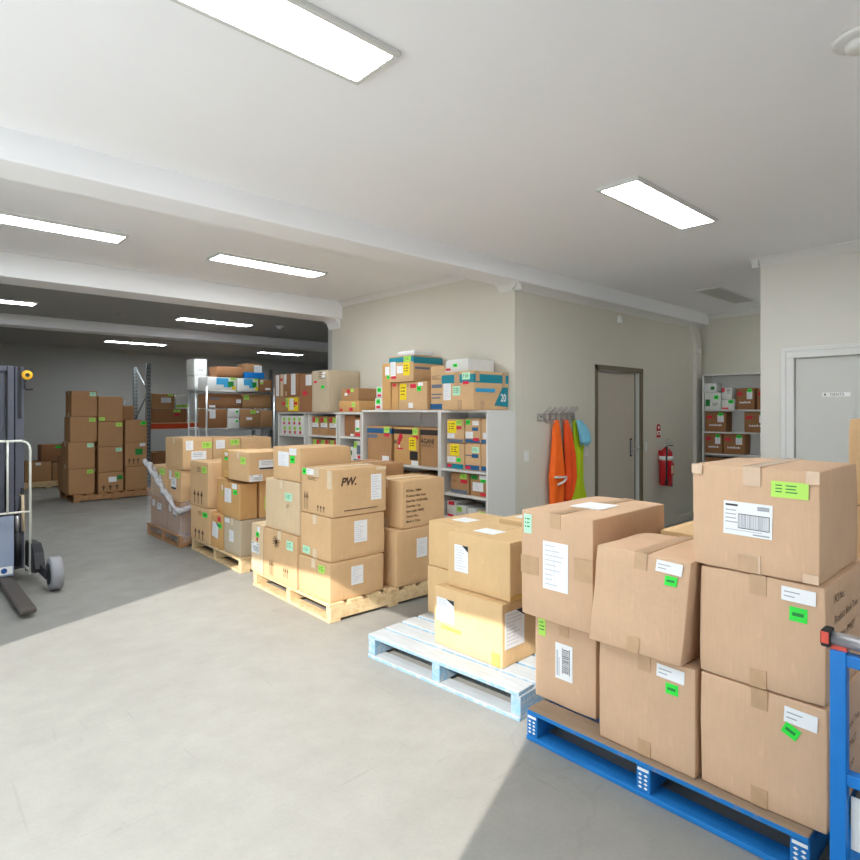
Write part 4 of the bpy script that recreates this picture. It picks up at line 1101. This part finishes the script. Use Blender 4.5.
# ================================================================== CHROME WIRE SHELVING AND PALLET RACK AT THE BACK
def wire_unit(label, x0, y0, sx, sy, levels, ztop, group):
    o = thing('wire_shelf', (x0, y0, 0), label, 'shelving', group)
    C_ = M['chrome']
    for x in (0, sx):
        for y in (0, sy):
            mb = MB(); mb.tube([(x, y, 0), (x, y, ztop)], .016, C_, 10); mb.build('post', o)
    for z in levels:
        mb = MB()
        for y in (0, sy): mb.tube([(0, y, z), (sx, y, z)], .007, C_, 6); mb.tube([(0, y, z - .03), (sx, y, z - .03)], .005, C_, 6)
        for x in (0, sx): mb.tube([(x, 0, z), (x, sy, z)], .007, C_, 6); mb.tube([(x, 0, z - .03), (x, sy, z - .03)], .005, C_, 6)
        k = 24
        for i in range(1, k): mb.tube([(sx * i / k, 0, z), (sx * i / k, sy, z)], .003, C_, 4, False)
        mb.build('wire_deck', o)
    return o
GW = 'chrome wire shelves at the back'
wire_unit('chrome wire shelf in front, packed with brown cartons', 3.87, 9.5, 1.2, .45, (.12, .62, 1.275, 1.89), 1.96, GW)
wire_unit('chrome wire shelf right behind the packed one', 3.95, 10.02, 1.24, .45, (.12, .62, 1.275, 1.915), 2.02, GW)
GH = 'boxes on the chrome wire shelves'
zt_ = 1.898
for xa, xb, nm in ((3.80 + .095, 4.385, 'left'), (4.40, 4.785, 'right')):
    carton('%s white carton with blue and green print on the wire shelf top' % nm, xa, 9.525, zt_, xb, 9.92, 2.125, 'c_white', GH, None, n=3, st=[('R', 'sky', .30, .45, .72, .92), ('R', 'sky', .55, .25, .78, .6), ('R', 'dkgreen', .70, .30, .90, .70), ('R', 'yellow', .84, .10, .98, .34), ('R', 'lime', .78, .82, .98, .98)])
carton('brown carton at right end of the wire shelf top', 4.80, 9.525, zt_, 5.045, 9.92, 2.105, 'c_red', GH, None, n=3, st=[('R', 'blank', .45, .14, .85, .32), ('R', 'lime', .05, .62, .3, .8), ('R', 'blank', .05, .82, .3, .95)])
carton('plain brown carton lying across the white printed cartons', 4.05, 9.52, 2.126, 4.50, 9.86, 2.30, 'c_red', GH, None, n=3)
o = thing('blue_tray', (4.53, 9.52, 2.126), 'bright blue plastic tray on top of the wire shelf cartons', 'tray')
mb = MB(); mb.box(0, 0, 0, .36, .3, .012, M['blue_tray'])
for a in ((0, 0, .36, .01), (0, .29, .36, .3), (0, .01, .01, .29), (.35, .01, .36, .29)): mb.box(a[0], a[1], .012, a[2], a[3], .10, M['blue_tray'])
mb.build('tray_body', o)
carton('wrapped white box high on the rear wire shelf, lower', 3.89, 10.05, 1.925, 4.09, 10.4, 2.17, 'c_white', GH, None, n=3)
carton('wrapped white box high on the rear wire shelf, topmost', 3.88, 10.05, 2.171, 4.10, 10.4, 2.45, 'c_white', GH, None, n=3, st=[('R', 'greyb', .3, .3, .7, .34)])
carton('brown carton on rear wire shelf under the white-labelled one', 4.75, 10.05, 1.925, 5.12, 10.4, 2.14, 'c_brown', GH, None, n=3)
carton('brown carton with large white label high on rear wire shelf', 4.80, 10.05, 2.141, 5.12, 10.4, 2.42, 'c_brown', GH, None, n=3, st=[('R', 'form', .5, .1, .98, .9)])
zc = 1.284
data = [(3.89, 4.215, zc, 1.60, 'c_red', 'lower left brown carton with white slip on packed wire shelf', [('R', 'form', .10, .5, .40, .96), ('R', 'blank', .02, .98 - .1, .2, .98)]),
        (4.45, 4.80, zc, 1.60, 'c_brown', 'lower middle brown carton with lime sticker on packed wire shelf', [('R', 'lime', .5, .74, .8, .92), ('R', 'blank', .3, .4, .6, .55), ('R', 'blank', .82, .78, .98, .9)]),
        (4.81, 5.04, zc, 1.58, 'c_brown', 'lower right plain brown carton on packed wire shelf', []),
        (3.89, 4.47, 1.612, 1.845, 'c_red', 'upper left wide brown carton on packed wire shelf', [('R', 'half', .84, .30, .98, .62), ('R', 'blank', .04, .04, .22, .2), ('R', 'greyb', .05, .62, .35, .72)]),
        (4.485, 5.02, 1.612, 1.845, 'c_brown', 'upper right wide brown carton on packed wire shelf', [('R', 'lime', .05, .62, .22, .96)]),
        (3.90, 4.28, .632, 1.02, 'c_red', 'lower level left carton on packed wire shelf', [('R', 'green', .5, .8, .8, .95)]),
        (4.32, 4.70, .632, 1.02, 'c_brown', 'lower level middle carton on packed wire shelf', [('R', 'green', .5, .8, .8, .95)]),
        (4.72, 5.03, .632, 1.0, 'c_white', 'lower level right pale carton on packed wire shelf', [])]
for xa, xb, za, zb, m_, lb, s_ in data:
    carton(lb, xa, 9.51, za, xb, 9.92, zb, m_, GH, None, n=3, st=s_)
for za, zb, nm in ((zc, 1.445, 'lower'), (1.446, 1.605, 'upper')):
    carton('%s of two white boxes with a green dot on packed wire shelf' % nm, 4.228, 9.51, za, 4.435, 9.9, zb, 'c_white', GH, None, n=3, st=[('R', 'green', .66, .56, .88, .8)])
# pallet rack
o = thing('pallet_rack', (4.05, 12.9, 0), 'galvanised pallet rack with orange beam behind the wire shelves', 'rack')
def upright(y, h):
    mb = MB()
    mb.box(-.04, y - .002, 0, .04, y + .002, h, M['galv']); mb.box(-.04, y, 0, -.036, y + .07, h, M['galv']); mb.box(.036, y, 0, .04, y + .07, h, M['galv'])
    z = .1
    while z < h - .05:
        for x in (-.018, .018): mb.box(x - .008, y - .0032, z, x + .008, y - .0018, z + .028, M['dark'])
        z += .075
    mb.build('upright', o)
upright(0, 2.54); upright(.85, 2.5)
mb = MB()
for k in range(4):
    za, zb = .3 + k * .55, .3 + (k + 1) * .55
    a, b_ = ((0, .03, za), (0, .86, zb)) if k % 2 else ((0, .86, za), (0, .03, zb))
    mb.tube([a, b_], .014, M['galv'], 6)
mb.build('brace', o)
for z in (1.24,):
    for y in (-.02, .88):
        mb = MB(); mb.box(.04, y, z - .055, 2.75, y + .045, z + .055, M['orange_steel'], .004); mb.build('beam', o)
mb = MB(); mb.box(.05, .03, 1.296, 2.74, .9, 1.312, M['pal_wood']); mb.build('deck', o)
mb = MB(); mb.box(2.71, -.002, 0, 2.79, .07, 2.54, M['galv']); mb.build('upright', o)
mb = MB(); mb.box(2.71, .85, 0, 2.79, .92, 2.5, M['galv']); mb.build('upright', o)
GP = 'boxes on the orange pallet rack'
zr = 1.313
for xa, xb, za, zb, m_, lb, s_ in [
    (4.13, 4.85, zr, 1.605, 'c_red', 'long lower brown carton with red sticker on the pallet rack', [('R', 'lime', .6, .75, .8, .95), ('R', 'red', .62, .5, .78, .66)]),
    (4.13, 4.58, 1.606, 1.925, 'c_brown', 'upper brown carton with white label on the pallet rack', [('R', 'form', .40, .40, .85, .74), ('R', 'lime', .7, .84, .95, .97)]),
    (4.62, 4.90, 1.606, 1.90, 'c_white', 'white carton with lime stripe on the pallet rack', [('R', 'lime', .0, .1, .9, .3)]),
    (4.15, 4.70, .14, .70, 'c_red', 'big brown carton on the floor under the pallet rack beam', [('R', 'blank', .1, .5, .3, .62)]),
    (4.75, 5.3, .14, .65, 'c_red', 'second brown carton on the floor under the pallet rack', [])]:
    carton(lb, xa, 12.95, za - (.139 if za < .2 else 0), xb, 13.4, zb, m_, GP, None, n=3, st=s_)

# ================================================================== ALCOVE SHELF
o = thing('shelf_unit', (8.72, 2.4, 0), 'tall white shelf unit in the alcove past the boxed column', 'shelving')
W = M['white_board']
for y in (0, 1.20):
    mb = MB(); mb.box(0, y, 0, .27, y + .02, 2.09, W, .001); mb.build('upright_panel', o)
for z in (2.09, 1.585, 1.27, .96, .55, .1):
    mb = MB(); mb.box(.001, .02, z - .02, .262, 1.20, z, W, .001); mb.build('shelf_board', o)
mb = MB(); mb.box(.263, .001, .05, .272, 1.219, 2.08, W); mb.build('back_panel', o)
GL = 'boxes on the alcove shelf'
def lettered(lb, ya, yb, za, zb, first=.2):
    carton(lb, 8.74, ya, za, 8.97, yb, zb, 'c_red', GL, None, n=3, st=[('F', 'whitep', .20, .26, .82, .40), ('F', 'red', .08, .66, .34, .80), ('F', 'form', .60, .48, .90, .84), ('F', 'green', .64, .80, .86, .96)])
lettered('brown carton with white print on the top alcove shelf', 2.93, 3.165, 1.586, 1.885)
lettered('second brown carton with white print at right end of top alcove shelf', 2.62, 2.90, 1.586, 1.875)
lettered('brown carton with white print at left of middle alcove shelf', 3.30, 3.585, 1.271, 1.555)
lettered('brown carton with white print at right of middle alcove shelf', 2.74, 3.06, 1.271, 1.555)
lettered('brown carton with white print at left of lower alcove shelf', 3.35, 3.59, .961, 1.245)
lettered('brown carton with white print second on lower alcove shelf', 3.055, 3.335, .961, 1.245)
carton('white box with dark green panel on the top alcove shelf', 8.74, 3.37, 1.586, 8.95, 3.595, 1.83, 'c_white', GL, None, n=2, st=[('F', 'dkgreen', .08, .2, .34, .6), ('F', 'green', .6, .6, .86, .84), ('F', 'lines', .5, .2, .9, .4)])
carton('small white box sitting on the dark green panelled one', 8.74, 3.43, 1.831, 8.95, 3.60, 1.965, 'c_white', GL, None, n=2, st=[('F', 'dkgreen', .55, .3, .85, .65)])
carton('white box with red strip on the top alcove shelf', 8.74, 3.19, 1.586, 8.95, 3.36, 1.73, 'c_white', GL, None, n=2, st=[('F', 'red', .05, .05, .55, .2), ('F', 'green', .55, .6, .95, .95)])
carton('white box with red corner stacked on red-strip box', 8.745, 3.22, 1.731, 8.95, 3.36, 1.90, 'c_white', GL, None, n=2, st=[('F', 'red', .02, .62, .3, .96), ('F', 'stamp', .5, .4, .9, .9)])
carton('dark crate on the low alcove shelf', 8.74, 3.25, .551, 8.97, 3.59, .90, 'c_red', GL, None, n=2)

# ================================================================== COAT HOOKS AND HI-VIS VESTS
WY = 3.75
o = thing('coat_rack', (4.98, WY, 1.44), 'chrome wire coat rack with hooks on the wall above vests', 'coat rack')
mb = MB()
for z in (.10, .035): mb.tube([(0, -.018, z), (.66, -.018, z)], .006, M['steel'], 8)
mb.tube([(0, -.018, .10), (0, -.018, .035)], .006, M['steel'], 8); mb.tube([(.66, -.018, .10), (.66, -.018, .035)], .006, M['steel'], 8)
for i in range(23): mb.tube([(.03 * i, -.018, .10), (.03 * i, -.018, .035)], .0025, M['steel'], 5, False)
for x in (.06, .60): mb.tube([(x, 0, .07), (x, -.018, .07)], .008, M['steel'], 8)
mb.build('grid_bar', o)
for i in range(6):
    x = .10 + i * .10
    mb = MB()
    mb.tube([(x - .012, -.024, .03), (x - .012, -.024, .115), (x - .02, -.06, .13), (x - .024, -.085, .155), (x - .012, -.088, .175), (x + .012, -.088, .175), (x + .024, -.085, .155), (x + .02, -.06, .13), (x + .012, -.024, .115), (x + .012, -.024, .03)], .004, M['steel'], 6)
    mb.tube([(x, -.024, .04), (x, -.05, .0), (x, -.075, .01), (x, -.078, .03)], .004, M['steel'], 6)
    mb.build('hook', o)

def garment(name, label, cat, x, ytop, ztop, zbot, prof, m, folds, seed, group=None, bands=()):
    """cloth hanging from one point: closed soft tube with folds; prof = (t, half width, centre shift, depth)"""
    o = thing(name, (x, WY, 0), label, cat, group)
    mb = MB(); k = mb.mi(m)
    n, rows = 36, 30
    rings = []
    for j in range(rows + 1):
        t = j / rows
        for a, b_ in zip(prof, prof[1:]):
            if a[0] <= t <= b_[0]:
                s = (t - a[0]) / (b_[0] - a[0]); w, c, d = [a[q] + (b_[q] - a[q]) * s for q in (1, 2, 3)]
                break
        ring = []
        for i in range(n):
            a = 2 * math.pi * i / n
            fold = 1 + .22 * min(1, t * 2) * math.sin(a * folds + seed) + .10 * math.sin(a * (folds + 3) + seed * 2 + t * 3)
            px_ = c + w * math.cos(a) + .006 * noise.noise(Vector((t * 5, i * .4, seed)))
            py_ = -ytop - d + d * math.sin(a) * fold
            pz_ = ztop + (zbot - ztop) * t + (.02 * math.sin(a * 2 + seed) if j == rows else 0)
            ring.append(mb.bm.verts.new((px_, min(py_, -.004), pz_)))
        rings.append(ring)
    for a, b_ in zip(rings, rings[1:]):
        for i in range(n):
            f = mb.bm.faces.new((a[i], a[(i + 1) % n], b_[(i + 1) % n], b_[i])); f.material_index = k; f.smooth = True
    f = mb.bm.faces.new(rings[0]); f.material_index = k
    f = mb.bm.faces.new(rings[-1][::-1]); f.material_index = k
    mb.build('fabric', o)
    for (x0, z0, x1, z1) in bands:
        mb = MB()
        mb.tube([(x0 + (x1 - x0) * q / 6, -ytop - .092 - .03 * math.sin(q / 6 * math.pi), z0 + (z1 - z0) * q / 6) for q in range(7)], .012, M['reflective'], 6)
        mb.build('reflective_band', o, 'pale reflective strip')
    return o
GV = 'hi-vis vests on the coat rack'
garment('safety_vest', 'leftmost orange hi-vis vest hanging on the coat rack', 'vest', 5.18, .035, 1.475, .57,
        [(0, .03, .06, .02), (.1, .055, .05, .03), (.45, .10, .04, .045), (.65, .125, .03, .05), (.80, .11, .04, .045), (1, .11, .04, .04)], M['hv_orange'], 5, .6, GV, ((-.07, .885, .13, .875), (-.02, .80, .14, .87), (-.04, .60, .04, .578)))
garment('safety_vest', 'red-orange hi-vis vest hanging between orange and yellow vests', 'vest', 5.44, .03, 1.475, .60,
        [(0, .03, -.02, .02), (.12, .06, 0, .03), (.4, .09, .03, .04), (.7, .10, .04, .045), (.9, .08, .02, .04), (1, .05, 0, .03)], M['hv_red'], 6, 2.1, GV)
garment('safety_vest', 'yellow-green hi-vis vest behind the orange vests', 'vest', 5.63, .012, 1.47, .56,
        [(0, .03, -.01, .014), (.15, .06, .03, .02), (.3, .10, .05, .028), (.5, .085, .05, .028), (.75, .08, .06, .028), (1, .16, .06, .028)], M['hv_yellow'], 5, 4.0, GV)
garment('sun_hat', 'pale blue cloth hat hanging on the right end of coat rack', 'hat', 5.62, .085, 1.47, 1.20,
        [(0, .03, -.03, .02), (.25, .075, 0, .04), (.6, .09, .035, .05), (.88, .085, .05, .05), (1, .06, .05, .035)], M['cap_blue'], 4, 1.0)

# ================================================================== FIRE EXTINGUISHER
o = thing('fire_extinguisher', (7.66, 3.654, .58), 'red fire extinguisher hanging on the wall right of the taupe door', 'fire extinguisher')
r = .085
mb = MB(); mb.lathe((0, 0, 0), [(r * .9, 0), (r, .012), (r, .40), (r * .92, .44), (r * .6, .475), (.03, .49), (.03, .505)], M['ext_red'], n=32); mb.build('cylinder', o)
mb = MB(); mb.lathe((0, 0, .335), [(r + .0012, 0), (r + .0012, .055)], M['sign_white'], n=32); mb.build('label_band', o, 'white band')
mb = MB(); mb.box(-.05, -r - .004, .14, .045, -r + .015, .30, M['ext_red']); mb.box(-.03, -r - .0055, .16, .03, -r - .004, .27, M['tape_w']); mb.build('instruction_label', o, 'instruction label')
mb = MB(); mb.lathe((0, 0, .505), [(.022, 0), (.022, .03), (.014, .04)], M['steel'], n=16)
mb.tube([(0, 0, .54), (.04, -.02, .56), (.10, -.05, .57)], .008, M['steel'], 8); mb.tube([(0, 0, .53), (.05, -.02, .525), (.10, -.05, .53)], .007, M['stk_black'], 8)
mb.tube([(.02, 0, .56), (.03, .0, .60), (.06, 0, .61), (.08, 0, .58)], .004, M['steel'], 6); mb.build('valve_handle', o)
mb = MB(); mb.tube([(-.02, -.02, .515), (-.075, -.05, .48), (-.10, -.055, .36), (-.10, -.055, .10), (-.085, -.05, .06)], .011, M['rubber'], 8); mb.build('hose', o)
mb = MB(); mb.lathe((-.09, -.05, .02), [(.022, 0), (.014, .07), (.012, .08)], M['rubber'], n=12); mb.build('nozzle', o)
mb = MB(); mb.box(-.02, .08, .30, .02, .094, .46, M['ext_red']); mb.tube([(0, .084, .02), (.06, .05, -.004), (.16, -.02, -.03)], .006, M['stk_black'], 6); mb.build('wall_bracket', o)
o = thing('fire_sign', (7.64, WY, 1.215), 'small red and white sign above the fire extinguisher', 'sign')
mb = MB(); mb.prism([(-.05, 0), (.05, 0), (.05, .13), (.035, .165), (0, .18), (-.035, .165), (-.05, .13)], -.006, -.001, M['ext_red']); mb.build('sign_plate', o)
mb = MB(); mb.box(-.05, -.0075, .03, .05, -.006, .085, M['sign_white']); mb.box(-.02, -.0085, .11, .02, -.006, .15, M['sign_white']); mb.build('sign_print', o, 'white panels')
mb = MB(); mb.box(-.03, -.0082, .048, .03, -.0076, .066, M['ext_red']); mb.build('sign_strip', o)

# ================================================================== BLUE STEEL TROLLEY AT THE RIGHT EDGE
o = thing('steel_trolley', (2.13, .475, 0), 'blue steel trolley with red-capped grey handle at right edge', 'trolley')
B_ = M['blue_steel']; s = .042
def bar(name, a, b_, ss=s, lab=None):
    mb = MB()
    x0, y0, z0_ = [min(p, q) for p, q in zip(a, b_)]; x1, y1, z1_ = [max(p, q) for p, q in zip(a, b_)]
    mb.box(x0 - ss / 2, y0 - ss / 2, z0_ - (0 if z1_ - z0_ > .05 else ss / 2), x1 + ss / 2, y1 + ss / 2, z1_ + (0 if z1_ - z0_ > .05 else ss / 2), B_, .003, 2)
    return mb.build(name, o, lab)
bar('post', (0, 0, .18), (0, 0, .855)); bar('post', (0, -.74, .18), (0, -.74, .855))
bar('rail', (.002, -.022, .83), (.002, -.718, .83), .036); bar('rail', (.002, -.022, .475), (.002, -.718, .475), .036)
mb = MB(); mb.box(-.03, -.77, .14, .85, .03, .18, B_, .004, 2); mb.build('platform', o)
for x in (.1, .74):
    for y in (-.64, -.08):
        mb = MB(); mb.lathe((x - .02, y, .062), [(.02, 0), (.062, .006), (.062, .034), (.02, .04)], M['rubber'], 'x', 20)
        mb.box(x - .026, y - .02, .06, x - .021, y + .02, .14, M['steel']); mb.box(x + .021, y - .02, .06, x + .026, y + .02, .14, M['steel']); mb.box(x - .026, y - .02, .13, x + .026, y + .02, .1405, M['steel'])
        mb.build('caster', o)
mb = MB(); mb.tube([(.0, .035, .885), (.0, -.76, .885)], .021, M['steel'], 16)
h_ = mb.build('handle', o, 'grey tubular handle')
mb = MB(); mb.box(-.028, .018, .86, .028, .044, .912, M['rubber'], .006, 2); mb.box(-.022, .040, .866, .022, .0465, .906, M['red_plastic'], .004, 2); mb.box(-.0295, .021, .872, -.027, .041, .907, M['red_plastic'], .001); mb.build('end_cap', h_, 'worn red end cap')
for y in (.0, -.74):
    mb = MB(); mb.box(-.012, y - .02, .853, .012, y + .02, .872, M['red_plastic']); mb.build('handle_clip', o)
mb = MB(); mb.box(.012, -.24, .258, .016, -.026, .418, M['sign_white'], .001); mb.build('white_card', o, 'blank white card')
mb = MB(); mb.box(.018, -.22, .178, .04, -.06, .36, M['stk_black'], .002); mb.build('card_holder', o, 'black card holder')

# ================================================================== PALLET STACKER AT THE LEFT EDGE
o = thing('pallet_stacker', (0, 0, 0), 'grey electric pallet stacker with mast and white guard, left edge', 'stacker')
o.location = (.55, 6.7, 0)
def sb(name, x0, y0, z0_, x1, y1, z1_, m, lab=None, bev=.004, parent=None):
    mb = MB(); mb.box(x0 - .55, y0 - 6.7, z0_, x1 - .55, y1 - 6.7, z1_, M[m], bev, 2)
    return mb.build(name, parent or o, lab)
for side in (1, -1):
    fx = lambda x: .55 + side * (x - .55)
    def sx2(name, xa, xb, y0, y1, z0_, z1_, m, lab=None, bev=.004):
        a, b_ = sorted((fx(xa), fx(xb))); return sb(name, a, y0, z0_, b_, y1, z1_, m, lab, bev)
    sx2('mast_channel', .915, .985, 6.66, 6.80, .10, 1.985, 'stk_dark')
    sx2('mast_channel', .855, .905, 6.64, 6.78, .30, 1.985, 'stk_dark')
    sx2('mast_strip', .935, .962, 6.648, 6.662, 1.50, 1.985, 'stk_black', 'black strip', .001)
    sx2('fork', .765, .875, 5.36, 6.56, .035, .078, 'fork', None, .012)
    sx2('fork_shank', .765, .875, 6.55, 6.59, .05, .60, 'fork', None, .006)
    # outrigger with wheel
    mb = MB()
    mb.prism([(6.75, .05), (6.75, .34), (6.42, .36), (6.30, .30), (6.22, .17), (6.30, .12), (6.5, .10)], 0, .075, M['stk_black'], 'yz')
    leg = None
    for f in mb.bm.verts: f.co = Vector((side * (.455 + f.co.x), f.co.y - 6.7, f.co.z))
    leg = mb.build('outrigger', o)
    mb = MB(); mb.box(.49, 6.02 - 6.7, .115, .515, 6.34 - 6.7, .20, M['stk_black'], .006, 2)
    for v in mb.bm.verts: v.co.x *= side
    mb.build('wheel_fork', o)
    mb = MB(); mb.lathe((side * .575 - .048, 6.07 - 6.7, .147), [(.10, 0), (.135, .002), (.146, .012), (.146, .084), (.135, .094), (.10, .096)], M['tyre_grey'], 'x', 36)
    w_ = mb.build('wheel', o, 'grey rubber wheel')
    mb = MB(); mb.lathe((side * .575 - side * .048 - .012, 6.07 - 6.7, .147), [(.03, 0), (.092, .004), (.092, .02), (.03, .024)], M['stk_black'], 'x', 28); mb.build('hub', w_, 'black hub')
sb('mast_panel', .26, 6.70, .62, .84, 6.73, 1.975, 'stk_dark')
sb('crosshead', .2, 6.68, 1.94, .90, 6.79, 1.99, 'stk_dark')
cp = sb('carriage_panel', .21, 6.50, .082, .885, 6.535, .62, 'stk_pale')
mb = MB(); mb.box(.19, 6.496 - 6.7, .10, .325, 6.50 - 6.7, .17, M['sign_white'], .001); mb.lathe((.26, 6.4955 - 6.7, .135), [(.024, 0), (.024, -.001)], M['stk_blue'], 'y', 20); mb.build('badge', cp, 'white badge with a blue round mark')
sb('chassis', .12, 6.81, .06, .98, 7.35, .85, 'stk_dark', None, .02)
sb('battery_cover', .20, 6.84, .851, .90, 7.30, 1.05, 'stk_mid', None, .02)
mb = MB(); mb.tube([(.375, -.07, .14), (.375, -.07, .45)], .035, M['stk_black'], 14); mb.tube([(.375, -.07, .45), (.375, -.07, .60)], .018, M['steel'], 10); mb.build('hydraulic_cylinder', o)
mb = MB(); mb.tube([(.375, -.05, .60), (.40, -.05, .66), (.42, -.05, .85)], .012, M['rubber'], 8); mb.build('hose', o)
gd = MB()
T_ = M['white_tube']
gd.tube([(-.46, -.25, .08), (-.46, -.25, 1.22), (-.45, -.25, 1.27), (-.41, -.25, 1.30), (.385, -.25, 1.30), (.42, -.25, 1.285), (.443, -.25, 1.255), (.45, -.25, 1.21), (.45, -.25, .08)], .011, T_, 10)
gd.tube([(-.46, -.25, .655), (.45, -.25, .655)], .010, T_, 8)
for x in (-.28, 0, .28): gd.tube([(x, -.25, .655), (x, -.25, 1.30)], .009, T_, 8)
for x in (-.46, .45): gd.tube([(x, -.25, .12), (x * .96, -.0, .12)], .011, T_, 8)
gd.build('guard_frame', o, 'white tubular guard')
mb = MB()
mb.lathe((.45, -.085, 1.905), [(.02, 0), (.044, -.004), (.044, -.022), (.02, -.026)], M['yellow_hook'], 'y', 24)
mb.lathe((.45, -.084, 1.905), [(.018, 0), (.018, -.03)], M['stk_black'], 'y', 14)
pul = mb.build('pulley', o, 'yellow pulley')
mb = MB(); mb.tube([(.44, -.08, 1.86), (.435, -.08, 1.78), (.445, -.08, 1.77), (.50, -.08, 1.775)], .008, M['stk_black'], 8); mb.build('hook', o)
sb('control_box', .93, 6.82, .86, .985, 6.90, 1.02, 'ext_red', 'red control box', .008)
mb = MB(); mb.tube([(.40, -.02, .80), (.42, -.06, .78), (.425, -.06, .45)], .014, M['tape_w'], 8); mb.build('cable', o)
